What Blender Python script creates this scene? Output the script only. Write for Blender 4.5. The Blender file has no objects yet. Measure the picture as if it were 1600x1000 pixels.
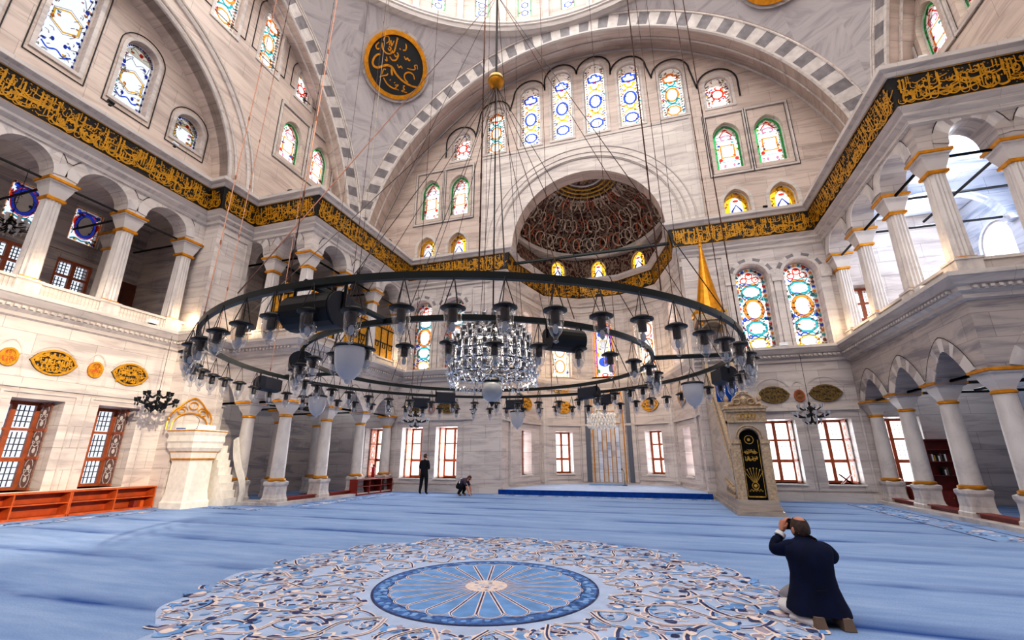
import bpy, bmesh, math, random
from mathutils import Vector, Matrix
from mathutils.geometry import tessellate_polygon
random.seed(7)
PI = math.pi
SC = bpy.context.scene
COL = SC.collection

# ------------------------------------------------------------------ helpers
class MB:
    """collects geometry, then links it as ONE mesh object"""
    def __init__(s):
        s.v = []; s.f = []; s.m = []
    def add(s, verts, faces, mi=0):
        b = len(s.v)
        s.v += [tuple(p) for p in verts]
        s.f += [tuple(i + b for i in f) for f in faces]
        s.m += [mi] * len(faces)
    def box(s, c, d, mi=0, rz=0.0, taper=1.0):
        x, y, z = d[0] / 2, d[1] / 2, d[2] / 2
        pts = []
        for sz in (-1, 1):
            k = taper if sz > 0 else 1.0
            for sx, sy in ((-1, -1), (1, -1), (1, 1), (-1, 1)):
                px, py = sx * x * k, sy * y * k
                pts.append((c[0] + px * math.cos(rz) - py * math.sin(rz), c[1] + px * math.sin(rz) + py * math.cos(rz), c[2] + sz * z))
        s.add(pts, [(3, 2, 1, 0), (4, 5, 6, 7), (0, 1, 5, 4), (1, 2, 6, 5), (2, 3, 7, 6), (3, 0, 4, 7)], mi)
    def lathe(s, prof, n=16, c=(0, 0, 0), mi=0, a0=0.0, a1=2 * PI, sq=False, cap=True):
        full = abs(a1 - a0 - 2 * PI) < 1e-6
        cols = n if full else n + 1
        vs = []
        for r, z in prof:
            for i in range(cols):
                a = a0 + (a1 - a0) * i / n
                k = 1.0
                if sq:
                    k = 1.0 / max(abs(math.cos(a)), abs(math.sin(a)))
                vs.append((c[0] + r * k * math.cos(a), c[1] + r * k * math.sin(a), c[2] + z))
        fs = []
        for j in range(len(prof) - 1):
            for i in range(n):
                i2 = (i + 1) % cols
                fs.append((j * cols + i, j * cols + i2, (j + 1) * cols + i2, (j + 1) * cols + i))
        if full and cap:
            if prof[0][0] > 1e-5: fs.append(tuple(reversed(range(cols))))
            if prof[-1][0] > 1e-5: fs.append(tuple((len(prof) - 1) * cols + i for i in range(cols)))
        s.add(vs, fs, mi)
    def tube(s, pts, r, n=6, mi=0, closed=False, cap=True):
        P = [Vector(p) for p in pts]
        N = len(P)
        rs = r if isinstance(r, (list, tuple)) else [r] * N
        vs = []; up = None
        for i in range(N):
            if closed: t = P[(i + 1) % N] - P[i - 1]
            else: t = P[min(i + 1, N - 1)] - P[max(i - 1, 0)]
            if t.length < 1e-9: t = Vector((0, 0, 1))
            t.normalize()
            if up is None:
                up = Vector((0, 0, 1)) if abs(t.z) < .9 else Vector((1, 0, 0))
            up = (up - t * up.dot(t))
            if up.length < 1e-6: up = t.orthogonal()
            up.normalize()
            sd = t.cross(up)
            for k in range(n):
                a = 2 * PI * k / n
                vs.append(P[i] + (up * math.cos(a) + sd * math.sin(a)) * rs[i])
        fs = []
        for i in range(N if closed else N - 1):
            j = (i + 1) % N
            for k in range(n):
                k2 = (k + 1) % n
                fs.append((i * n + k, i * n + k2, j * n + k2, j * n + k))
        if not closed and cap:
            fs.append(tuple(reversed(range(n)))); fs.append(tuple((N - 1) * n + k for k in range(n)))
        s.add(vs, fs, mi)
    def sweep(s, path, prof, mi=0, side=1):
        """extrude a profile [(out, z)] along a plan path with mitred corners; out is measured to the right of travel"""
        n = len(path); rows = []
        for i in range(n):
            p = Vector(path[i])
            def nrm(a, b):
                d = (Vector(b) - Vector(a)).normalized()
                return Vector((d.y, -d.x)) * side
            if i == 0: m = nrm(path[0], path[1])
            elif i == n - 1: m = nrm(path[-2], path[-1])
            else:
                a = nrm(path[i - 1], path[i]); b = nrm(path[i], path[i + 1])
                m = a + b; m = m / max(m.dot(a), .25)
            rows.append([(p.x + m.x * o, p.y + m.y * o, z) for o, z in prof])
        k = len(prof); vs = [q for r in rows for q in r]; fs = []
        for i in range(n - 1):
            for j in range(k - 1):
                a = i * k + j
                fs.append((a, a + k, a + k + 1, a + 1))
        if k > 3: fs += [tuple(range(k)), tuple((n - 1) * k + j for j in range(k))]
        s.add(vs, fs, mi)
    def slab(s, fr, outline, holes=(), w0=0.0, w1=0.3, mi=0, mis=None):
        """flat plate with holes in the frame fr(u, v, w), from depth w0 to w1"""
        loops = [list(outline)] + [list(h) for h in holes]
        flat = [p for l in loops for p in l]
        tris = tessellate_polygon([[Vector((p[0], p[1], 0)) for p in l] for l in loops])
        n = len(flat)
        vs = [fr(p[0], p[1], w0) for p in flat] + [fr(p[0], p[1], w1) for p in flat]
        tri2 = []
        for t in tris:
            a, b, c = (flat[i] for i in t)
            ar = (b[0] - a[0]) * (c[1] - a[1]) - (b[1] - a[1]) * (c[0] - a[0])
            if abs(ar) < 1e-9: continue
            tri2.append(t if ar > 0 else (t[0], t[2], t[1]))
        s.add(vs, [tuple(t) for t in tri2] + [(t[0] + n, t[2] + n, t[1] + n) for t in tri2], mi)
        fs = []; b = 0
        for l in loops:
            k = len(l)
            for i in range(k):
                j = (i + 1) % k
                fs.append((b + i, b + j, b + j + n, b + i + n))
            b += k
        s.add(vs, fs, mi if mis is None else mis)
    def ribbon(s, fr, pts, wd, w=0.0, mi=0, closed=False):
        """flat strip in frame coordinates (u, v) at depth w; wd scalar or list"""
        N = len(pts)
        if hasattr(fr, 'cnt'): fr.cnt += 1; w = .003 + fr.cnt * 2e-6
        ws = wd if isinstance(wd, (list, tuple)) else [wd] * N
        vs = []
        for i in range(N):
            a = pts[i - 1] if (closed or i > 0) else pts[0]
            b = pts[(i + 1) % N] if (closed or i < N - 1) else pts[-1]
            dx, dy = b[0] - a[0], b[1] - a[1]
            L = math.hypot(dx, dy) or 1.0
            nx, ny = -dy / L * ws[i] / 2, dx / L * ws[i] / 2
            vs.append(fr(pts[i][0] + nx, pts[i][1] + ny, w)); vs.append(fr(pts[i][0] - nx, pts[i][1] - ny, w))
        fs = [(2 * i, 2 * i + 1, 2 * ((i + 1) % N) + 1, 2 * ((i + 1) % N)) for i in range(N if closed else N - 1)]
        s.add(vs, fs, mi)
    def poly(s, fr, pts, w=0.0, mi=0):
        if hasattr(fr, 'cnt'): fr.cnt += 1; w = .003 + fr.cnt * 2e-6
        tris = tessellate_polygon([[Vector((p[0], p[1], 0)) for p in pts]])
        s.add([fr(p[0], p[1], w) for p in pts], [tuple(t) for t in tris], mi)
    def xf(s, M):
        s.v = [tuple(M @ Vector(p)) for p in s.v]
    def build(s, name, mats, parent=None, smooth=None, recalc=False, loc=None):
        me = bpy.data.meshes.new(name)
        me.from_pydata(s.v, [], s.f)
        if not isinstance(mats, (list, tuple)): mats = [mats]
        for m in mats: me.materials.append(m)
        me.polygons.foreach_set('material_index', s.m)
        if recalc:
            bm = bmesh.new(); bm.from_mesh(me); bmesh.ops.recalc_face_normals(bm, faces=bm.faces); bm.to_mesh(me); bm.free()
        uv = me.uv_layers.new(name='UVMap').data
        vco = me.vertices
        for p in me.polygons:
            n = p.normal; ax = (abs(n.x), abs(n.y), abs(n.z)); k = ax.index(max(ax))
            for li in p.loop_indices:
                c = vco[me.loops[li].vertex_index].co
                uv[li].uv = (c.y, c.z) if k == 0 else ((c.x, c.z) if k == 1 else (c.x, c.y))
        if smooth is not None:
            me.polygons.foreach_set('use_smooth', [True] * len(me.polygons))
            me.set_sharp_from_angle(angle=math.radians(smooth))
        me.update()
        o = bpy.data.objects.new(name, me)
        COL.objects.link(o)
        if parent is not None: o.parent = parent
        if loc is not None: o.location = loc
        return o

class Fr:
    """frame on a wall: u along it, v up (or given), w into the wall"""
    def __init__(s, o, u, w, v=(0, 0, 1)):
        s.o = Vector(o); s.u = Vector(u); s.w = Vector(w); s.v = Vector(v)
    def __call__(s, u, v, w=0.0):
        return s.o + s.u * u + s.v * v + s.w * w
    def sub(s, u, v, w=0.0):
        return Fr(s(u, v, w), s.u, s.w, s.v)

def tag(o, label=None, cat=None, group=None, kind=None):
    if label:
        o['label'] = label
        if len(label.replace('-', ' ').split()) > 16: print('LONG', len(label.replace('-', ' ').split()), label)
    if cat: o['category'] = cat
    if group: o['group'] = group
    if kind: o['kind'] = kind
    return o
def thing(name, label, cat, loc=(0, 0, 0), rz=0.0, group=None, kind=None):
    o = bpy.data.objects.new(name, None); COL.objects.link(o)
    o.location = loc; o.rotation_euler = (0, 0, rz); o.empty_display_size = .1
    return tag(o, label, cat, group, kind)
def kids(o): return [c for c in ALLK.get(o.name, [])]
ALLK = {}
def copy_tree(o, parent=None):
    c = o.copy(); COL.objects.link(c)
    for k in ('label', 'group'):
        if k in c and parent is None: del c[k]
    if parent is not None: c.parent = parent
    for ch in list(o.children):
        copy_tree(ch, c)
    return c
def circle(cx, cy, r, n=24, ry=None, a0=0.0):
    ry = r if ry is None else ry
    return [(cx + r * math.cos(a0 + 2 * PI * i / n), cy + ry * math.sin(a0 + 2 * PI * i / n)) for i in range(n)]
def rect(u0, v0, u1, v1): return [(u0, v0), (u1, v0), (u1, v1), (u0, v1)]
def arch(u0, u1, v0, vtop, kind='round', n=14):
    """closed outline (counter-clockwise) of an arched opening"""
    c = (u0 + u1) / 2; r = (u1 - u0) / 2
    P = [(u0, v0), (u1, v0)]
    if kind == 'round':
        vs = vtop - r
        P += [(c + r * math.cos(PI * i / n), vs + r * math.sin(PI * i / n)) for i in range(n + 1)]
    elif kind == 'pointed':
        k = 1.35; h = r * math.sqrt(2 * k - 1) if False else math.sqrt((k * r) ** 2 - (k * r - r) ** 2)
        vs = vtop - h; R = k * r; amax = math.acos((k * r - r) / R)
        m = n // 2
        P += [(c - (R - r) + R * math.cos(amax * i / m), vs + R * math.sin(amax * i / m)) for i in range(m + 1)]
        P += [(c + (R - r) - R * math.cos(amax * i / m), vs + R * math.sin(amax * i / m)) for i in range(m - 1, -1, -1)]
    elif kind == 'flat':
        P += [(u1, vtop), (u0, vtop)]
    return P
def grow(P, d):
    """offset a convex-ish closed outline outwards by d"""
    n = len(P); out = []
    ar = sum(P[i][0] * P[(i + 1) % n][1] - P[(i + 1) % n][0] * P[i][1] for i in range(n))
    sg = 1 if ar > 0 else -1
    for i in range(n):
        a = Vector(P[i - 1]); b = Vector(P[i]); c = Vector(P[(i + 1) % n])
        d1 = b - a; d2 = c - b
        if d1.length < 1e-7: d1 = d2.copy()
        if d2.length < 1e-7: d2 = d1.copy()
        d1.normalize(); d2.normalize()
        n1 = Vector((d1.y, -d1.x)) * sg; n2 = Vector((d2.y, -d2.x)) * sg
        m = n1 + n2
        m = m / max(m.dot(n1), .35) if m.length > 1e-6 else n1
        out.append((b.x + m.x * d, b.y + m.y * d))
    return out
def bez(pts, n=8):
    """Catmull-Rom through 2-D points"""
    if len(pts) < 3: return list(pts)
    Q = [pts[0]] + list(pts) + [pts[-1]]; out = []
    for i in range(1, len(Q) - 2):
        p0, p1, p2, p3 = Q[i - 1], Q[i], Q[i + 1], Q[i + 2]
        for k in range(n):
            t = k / n
            out.append(tuple(.5 * (2 * p1[j] + (p2[j] - p0[j]) * t + (2 * p0[j] - 5 * p1[j] + 4 * p2[j] - p3[j]) * t * t + (3 * p1[j] - p0[j] - 3 * p2[j] + p3[j]) * t ** 3) for j in range(len(p1))))
    out.append(tuple(pts[-1]))
    return out
ORD = ['first', 'second', 'third', 'fourth', 'fifth', 'sixth', 'seventh', 'eighth', 'ninth', 'tenth', 'eleventh', 'twelfth', 'thirteenth', 'fourteenth', 'fifteenth', 'sixteenth', 'seventeenth', 'eighteenth', 'nineteenth', 'twentieth',
       'twenty-first', 'twenty-second', 'twenty-third', 'twenty-fourth', 'twenty-fifth', 'twenty-sixth', 'twenty-seventh', 'twenty-eighth', 'twenty-ninth', 'thirtieth', 'thirty-first', 'thirty-second', 'thirty-third', 'thirty-fourth', 'thirty-fifth', 'thirty-sixth']

# ------------------------------------------------------------------ materials
def lin(c):
    return tuple(((x / 255) / 12.92 if x / 255 <= .04045 else ((x / 255 + .055) / 1.055) ** 2.4) for x in c) + (1.0,)
class NT:
    def __init__(s, name):
        s.m = bpy.data.materials.new(name); s.m.use_nodes = True
        s.t = s.m.node_tree; s.t.nodes.clear()
        s.out = s.t.nodes.new('ShaderNodeOutputMaterial')
    def n(s, typ, **kw):
        nd = s.t.nodes.new(typ)
        for k, v in kw.items():
            if k.startswith('_'):
                setattr(nd, k[1:], v)
            else:
                key = k.replace('__', ' ')
                inp = nd.inputs[int(key[1:])] if key[0] == 'i' and key[1:].isdigit() else nd.inputs[key]
                if isinstance(v, bpy.types.NodeSocket): s.t.links.new(v, inp)
                else: inp.default_value = v
        return nd
    def math(s, op, a, b=None, c=None):
        nd = s.t.nodes.new('ShaderNodeMath'); nd.operation = op
        for i, x in enumerate((a, b, c)):
            if x is None: continue
            if isinstance(x, bpy.types.NodeSocket): s.t.links.new(x, nd.inputs[i])
            else: nd.inputs[i].default_value = x
        return nd.outputs[0]
    def ramp(s, fac, stops):
        nd = s.t.nodes.new('ShaderNodeValToRGB')
        e = nd.color_ramp.elements
        while len(e) < len(stops): e.new(.5)
        for el, (p, c) in zip(e, stops):
            el.position = p; el.color = c if len(c) == 4 else lin(c)
        s.t.links.new(fac, nd.inputs[0]); return nd.outputs[0]
    def mix(s, fac, a, b, blend='MIX'):
        nd = s.t.nodes.new('ShaderNodeMix'); nd.data_type = 'RGBA'; nd.blend_type = blend
        for i, x in ((0, fac), (6, a), (7, b)):
            if isinstance(x, bpy.types.NodeSocket): s.t.links.new(x, nd.inputs[i])
            else: nd.inputs[i].default_value = x
        return nd.outputs[2]
    def bsdf(s, color, rough=.5, metal=0.0, spec=.5, **kw):
        b = s.n('ShaderNodeBsdfPrincipled', Roughness=rough, Metallic=metal, **kw)
        b.inputs['Specular IOR Level'].default_value = spec
        if isinstance(color, bpy.types.NodeSocket): s.t.links.new(color, b.inputs['Base Color'])
        else: b.inputs['Base Color'].default_value = color
        s.t.links.new(b.outputs[0], s.out.inputs[0]); return b
def marble(name, base, vein, dark=None, block=(1.5, .62), joint=.25, vscale=1.0, rough=.42, streak=(.35, 2.2)):
    t = NT(name)
    uv = t.n('ShaderNodeTexCoord').outputs['UV']
    mp = t.n('ShaderNodeMapping', Vector=uv, Scale=(streak[0] * vscale, streak[1] * vscale, 1))
    n1 = t.n('ShaderNodeTexNoise', Vector=mp.outputs[0], Scale=1.4, Detail=6.0, Roughness=.62, Distortion=.9)
    c = t.ramp(n1.outputs[0], [(.36, vein), (.52, base), (.75, tuple(min(255, x + 10) for x in base))])
    br = t.n('ShaderNodeTexBrick', Vector=uv, Color1=(1, 1, 1, 1), Color2=(.84, .83, .84, 1), Mortar=(1 - joint * 1.6,) * 3 + (1,), Scale=1.0)
    br.inputs['Mortar Size'].default_value = .008; br.inputs['Brick Width'].default_value = block[0]; br.inputs['Row Height'].default_value = block[1]; br.inputs['Bias'].default_value = -.25
    c = t.mix(1.0 if joint > 0 else 0.0, c, br.outputs[0], 'MULTIPLY')
    t.bsdf(c, rough, spec=.35)
    return t.m
def plain(name, c, rough=.5, metal=0.0, spec=.5, var=0.0, scale=6.0):
    t = NT(name)
    if var:
        g = t.n('ShaderNodeTexCoord').outputs['Object']
        n1 = t.n('ShaderNodeTexNoise', Vector=g, Scale=scale, Detail=4.0)
        a = tuple(max(0, x * (1 - var)) for x in c); b = tuple(min(255, x * (1 + var)) for x in c)
        col = t.ramp(n1.outputs[0], [(.3, a), (.7, b)])
    else:
        col = t.ramp(t.n('ShaderNodeValue').outputs[0], [(0, c), (1, c)]) if False else lin(c)
    t.bsdf(col, rough, metal, spec)
    return t.m
def tint(name, c, dim=.95):
    t = NT(name)
    tr = t.n('ShaderNodeBsdfTransparent', Color=tuple(x * dim for x in lin(c)[:3]) + (1,))
    gl = t.n('ShaderNodeBsdfDiffuse', Color=lin(tuple(min(255, x * .8 + 20) for x in c)))
    mx = t.n('ShaderNodeMixShader', Fac=.12)
    t.t.links.new(tr.outputs[0], mx.inputs[1]); t.t.links.new(gl.outputs[0], mx.inputs[2]); t.t.links.new(mx.outputs[0], t.out.inputs[0])
    return t.m
def glassy(name, c=(235, 240, 245), fac=.22, rough=.05):
    t = NT(name)
    tr = t.n('ShaderNodeBsdfTransparent', Color=lin(c))
    gl = t.n('ShaderNodeBsdfGlossy', Color=(1, 1, 1, 1), Roughness=rough)
    lw = t.n('ShaderNodeLayerWeight', Blend=.35)
    f = t.math('ADD', t.math('MULTIPLY', lw.outputs['Facing'], .45), fac)
    mx = t.n('ShaderNodeMixShader', Fac=f)
    t.t.links.new(tr.outputs[0], mx.inputs[1]); t.t.links.new(gl.outputs[0], mx.inputs[2]); t.t.links.new(mx.outputs[0], t.out.inputs[0])
    return t.m

M = {}
M['wall'] = marble('cream_marble', (212, 202, 195), (186, 175, 171))
M['tymp'] = marble('beige_marble', (203, 186, 175), (180, 163, 154), block=(1.7, .7))
M['lowwall'] = marble('cool_marble', (204, 194, 189), (176, 166, 164))
M['shade'] = marble('shaded_streaked_marble', (182, 171, 165), (138, 132, 136), streak=(.25, 1.6))  # streaked, darker copy of the wall marble, with shade put into its colour
M['trim'] = marble('grey_moulding_marble', (202, 193, 187), (176, 168, 165), block=(2.2, 5.0), joint=.15)
M['column'] = marble('column_marble', (205, 197, 192), (172, 165, 166), joint=0, streak=(.8, .5))
M['blue'] = marble('bluish_marble', (208, 214, 228), (160, 172, 196), block=(1.8, .8), streak=(.3, 1.8))  # pale blue sky light of the right gallery is put into this colour
M['white'] = plain('white_stone', (225, 218, 208), .5, var=.04)
M['vdark'] = plain('dark_voussoir', (122, 117, 120), .5, var=.12, scale=3)
M['vlight'] = plain('light_voussoir', (196, 188, 184), .5, var=.08, scale=3)
M['gold'] = plain('gilding', (206, 138, 30), .35, .5, var=.1)
M['goldp'] = plain('gold_paint', (196, 142, 34), .45, .25, var=.12, scale=9)
M['goldd'] = plain('old_gold', (178, 142, 62), .5, .3, var=.2, scale=14)
M['black'] = plain('black_paint', (22, 22, 24), .5, var=.1)
M['iron'] = plain('dark_green_iron', (30, 37, 37), .4, .3, var=.1)
M['blackmetal'] = plain('black_metal', (26, 27, 30), .4, .3)
M['cable'] = plain('dark_cable', (44, 38, 38), .6)
M['chain'] = plain('rusty_chain', (84, 50, 40), .6, .2)
M['wood'] = plain('orange_wood', (182, 84, 36), .45, var=.12, scale=5)
M['woodin'] = plain('orange_wood_back', (172, 78, 36), .5, var=.1, scale=5)
M['redwood'] = plain('dark_red_wood', (128, 44, 36), .45, var=.12, scale=5)
M['frame'] = plain('red_brown_frame', (160, 84, 50), .5, var=.1)
M['door'] = plain('brown_door', (96, 52, 40), .5, var=.15, scale=4)
M['carveb'] = plain('carved_brown', (120, 88, 80), .6, var=.2, scale=18)
M['carve'] = plain('carved_orange', (208, 122, 78), .6, var=.2, scale=18)
M['carvew'] = plain('carved_white', (232, 226, 222), .6)
M['lead'] = plain('lead_came', (86, 80, 76), .6)
M['pane'] = tint('clear_pane', (252, 253, 255), .62)
M['line'] = plain('dark_line', (38, 34, 36), .7)
M['skyp'] = tint('bluish_pane', (216, 225, 243), .36)
M['wpane'] = tint('white_pane', (244, 247, 255), .6)
for k, c in dict(gblue=(62, 92, 205), gyel=(240, 186, 60), gred=(214, 62, 48), ggrn=(70, 170, 100), gteal=(60, 160, 170), gor=(236, 140, 60), gpink=(236, 130, 160), gtan=(206, 196, 176), gnavy=(48, 62, 150), gvio=(150, 90, 200)).items():
    M[k] = tint('stained_' + k[1:], c)
M['glass'] = glassy('lamp_glass', (240, 240, 240), .06, .03)
M['crystal'] = glassy('crystal', (225, 228, 234), .2, .1)
M['opal'] = plain('opal_glass', (196, 194, 197), .35, var=.02)
M['bulb'] = plain('bulb_fitting', (40, 40, 50), .4)
M['speaker'] = plain('speaker_black', (28, 32, 44), .55)
M['skin'] = plain('skin', (190, 130, 104), .55)
M['hair'] = plain('dark_hair', (58, 42, 36), .7, var=.25, scale=30)
M['suit'] = plain('navy_cloth', (14, 22, 48), .85, spec=.2, var=.15, scale=8)
M['suitk'] = plain('black_cloth', (26, 28, 34), .85, spec=.2)
M['trous'] = plain('grey_cloth', (160, 158, 164), .9, spec=.2)
M['shirt'] = plain('white_shirt', (214, 212, 216), .8)
M['violet'] = plain('dark_violet_cloth', (62, 50, 70), .85)
M['khaki'] = plain('tan_sole', (118, 98, 84), .8)
M['bronze'] = plain('dull_bronze', (112, 90, 48), .5, .3, var=.2, scale=14)
M['dbrown'] = plain('dark_brown_ground', (52, 42, 28), .6)
M['velvet'] = plain('black_velvet', (16, 13, 12), .9, spec=.15)
M['book'] = plain('blue_book', (52, 88, 160), .6)
M['paper'] = plain('white_paper', (235, 232, 228), .7)
M['bluecl'] = plain('deep_blue_carpet', (24, 66, 140), .95, spec=.05, var=.1)
M['redp'] = plain('red_enamel', (196, 36, 40), .4)
M['lampw'] = plain('white_lamp_box', (225, 226, 228), .5)
t = NT('warm_lit_lens')
e = t.n('ShaderNodeEmission', Color=lin((255, 214, 150)), Strength=6.0); t.t.links.new(e.outputs[0], t.out.inputs[0]); M['lens'] = t.m

# chevron book-matched marble on the pendentives
t = NT('chevron_marble')
uv = t.n('ShaderNodeTexCoord').outputs['UV']
sp = t.n('ShaderNodeSeparateXYZ', Vector=uv)
cx_ = t.math('DIVIDE', sp.outputs[0], 1.35); cy_ = t.math('DIVIDE', sp.outputs[1], 1.05)
cell = t.n('ShaderNodeCombineXYZ', X=t.math('FLOOR', cx_), Y=t.math('FLOOR', cy_), Z=0.0)
wn = t.n('ShaderNodeTexWhiteNoise', Vector=cell.outputs[0])
ang = t.math('MULTIPLY', t.math('SUBTRACT', wn.outputs[0], .5), 2.6)
vr = t.n('ShaderNodeVectorRotate', Vector=uv, Angle=ang, _rotation_type='Z_AXIS')
mp = t.n('ShaderNodeMapping', Vector=vr.outputs[0], Scale=(.35, 2.0, 1))
ad = t.n('ShaderNodeVectorMath', _operation='ADD', i0=mp.outputs[0], i1=t.n('ShaderNodeVectorMath', _operation='SCALE', i0=cell.outputs[0], Scale=3.7).outputs[0])
nz = t.n('ShaderNodeTexNoise', Vector=ad.outputs[0], Scale=1.3, Detail=5.0, Roughness=.6, Distortion=1.0)
c = t.ramp(nz.outputs[0], [(.33, (152, 145, 146)), (.5, (178, 171, 171)), (.72, (188, 181, 180))])
t.bsdf(c, .45, spec=.3); M['chevron'] = t.m

# carved semi-dome: dark red ground with pale relief scrolls
t = NT('carved_relief')
oc = t.n('ShaderNodeTexCoord').outputs['Object']
mp = t.n('ShaderNodeMapping', Vector=oc, Scale=(1, 1, .75))
n0 = t.n('ShaderNodeTexNoise', Vector=mp.outputs[0], Scale=1.1, Detail=2.0)
add = t.n('ShaderNodeVectorMath', _operation='MULTIPLY_ADD', i0=n0.outputs['Color'], i1=(1.6, 1.6, 1.6), i2=mp.outputs[0])
vo = t.n('ShaderNodeTexVoronoi', Vector=add.outputs[0], Scale=2.6, _feature='DISTANCE_TO_EDGE')
wv = t.n('ShaderNodeTexWave', Vector=add.outputs[0], Scale=1.7, Distortion=7.0, Detail=2.0, _wave_type='RINGS')
a = t.ramp(vo.outputs[0], [(.02, (150, 128, 112)), (.07, (84, 56, 48)), (.2, (62, 34, 30))])
b = t.ramp(wv.outputs[0], [(.35, (58, 32, 28)), (.62, (96, 60, 48)), (.8, (160, 138, 120))])
c = t.mix(.5, a, b, 'LIGHTEN')
bu = t.n('ShaderNodeBump', Strength=.5, Height=wv.outputs[0])
pb = t.bsdf(c, .6, spec=.2); t.t.links.new(bu.outputs[0], pb.inputs['Normal']); M['relief'] = t.m

# carpet
def carpet(name, base, dark, light):
    t = NT(name)
    oc = t.n('ShaderNodeTexCoord').outputs['Object']
    sp = t.n('ShaderNodeSeparateXYZ', Vector=oc)
    nx = t.n('ShaderNodeTexNoise', Vector=t.n('ShaderNodeMapping', Vector=oc, Scale=(.25, 1.2, 1)).outputs[0], Scale=1.0, Detail=3.0)
    yy = t.math('ADD', sp.outputs[1], t.math('MULTIPLY', t.math('SUBTRACT', nx.outputs[0], .5), .5))
    ph = t.math('FRACT', t.math('DIVIDE', t.math('SUBTRACT', yy, 1.50), 1.76))
    band = t.ramp(ph, [(0, (255, 255, 255)), (.06, (200, 200, 200)), (.22, (70, 70, 70)), (.5, (0, 0, 0)), (.93, (20, 20, 20)), (1, (255, 255, 255))])
    n2 = t.n('ShaderNodeTexNoise', Vector=t.n('ShaderNodeMapping', Vector=oc, Scale=(.35, .9, 1)).outputs[0], Scale=.9, Detail=4.0, Roughness=.6)
    k = t.math('MULTIPLY', band, t.ramp(n2.outputs[0], [(.38, (50, 50, 50)), (.6, (255, 255, 255))]))
    n4 = t.n('ShaderNodeTexNoise', Vector=t.n('ShaderNodeMapping', Vector=oc, Scale=(.5, 2.6, 1)).outputs[0], Scale=1.0, Detail=5.0, Roughness=.7)
    c0 = t.ramp(n4.outputs[0], [(.32, base), (.68, light)])
    c = t.mix(k, c0, lin(dark))
    n3 = t.n('ShaderNodeTexNoise', Vector=oc, Scale=60.0, Detail=2.0)
    c = t.mix(.25, c, t.ramp(n3.outputs[0], [(.3, (150, 150, 150)), (.7, (255, 255, 255))]), 'MULTIPLY')
    t.bsdf(c, .95, spec=.05)
    return t.m
M['carpet'] = carpet('blue_carpet', (126, 154, 198), (46, 80, 146), (152, 175, 213))
M['cmed'] = plain('pale_blue_carpet', (168, 184, 214), .95, spec=.05, var=.05, scale=3)
M['cblue'] = plain('mid_blue_wool', (112, 152, 204), .95, spec=.05, var=.08, scale=4)
M['cring'] = plain('deep_blue_wool', (74, 104, 156), .95, spec=.05, var=.25, scale=14)
M['cblue2'] = plain('sky_blue_wool', (134, 164, 206), .95, spec=.05, var=.08, scale=4)
M['cnavy'] = plain('navy_wool', (66, 72, 106), .95, spec=.05, var=.2, scale=10)
M['ccream'] = plain('cream_wool', (222, 206, 200), .95, spec=.05, var=.06, scale=10)
M['cmauve'] = plain('mauve_wool', (160, 150, 164), .95, spec=.05, var=.1, scale=10)
M['stonefloor'] = plain('pale_stone_floor', (188, 184, 186), .6, var=.06, scale=2)
# ------------------------------------------------------------------ the building
QY, LX, PX, BX, BY = 14.5, 14.0, 13.3, 10.15, 7.1   # prayer wall, side recess, side tympanum, gallery block faces
FRONT = Fr((0, QY, 0), (1, 0, 0), (0, 1, 0))
def side(s, x): return Fr((s * x, 0, 0), (0, 1, 0), (s, 0, 0))
WIN = []      # (frame, outline, style, depth) filled as holes are cut
def struct(name, mb, mats, parent=None, label=None, smooth=None, recalc=False):
    o = mb.build(name, mats, parent, smooth, recalc)
    if parent is None: tag(o, label, None, None, 'structure')
    return o
def archivolt(mb, fr, P, d, w, mi=0, thick=.05):
    mb.slab(fr, grow(P, d), [P], w - thick, w, mi)

# --- lower windows of the prayer wall: (centre u, half width, z0, z1)
LOWF = [(s * c, .58, .63, 3.05) for s in (-1, 1) for c in (7.3, 9.2, 11.35)]
MIDF = [(s * c, .66, 5.95, 9.85) for s in (-1, 1) for c in (7.2, 9.1)]
GALF = [(s * 11.3, .5, 6.35, 8.4) for s in (-1, 1)]

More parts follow.
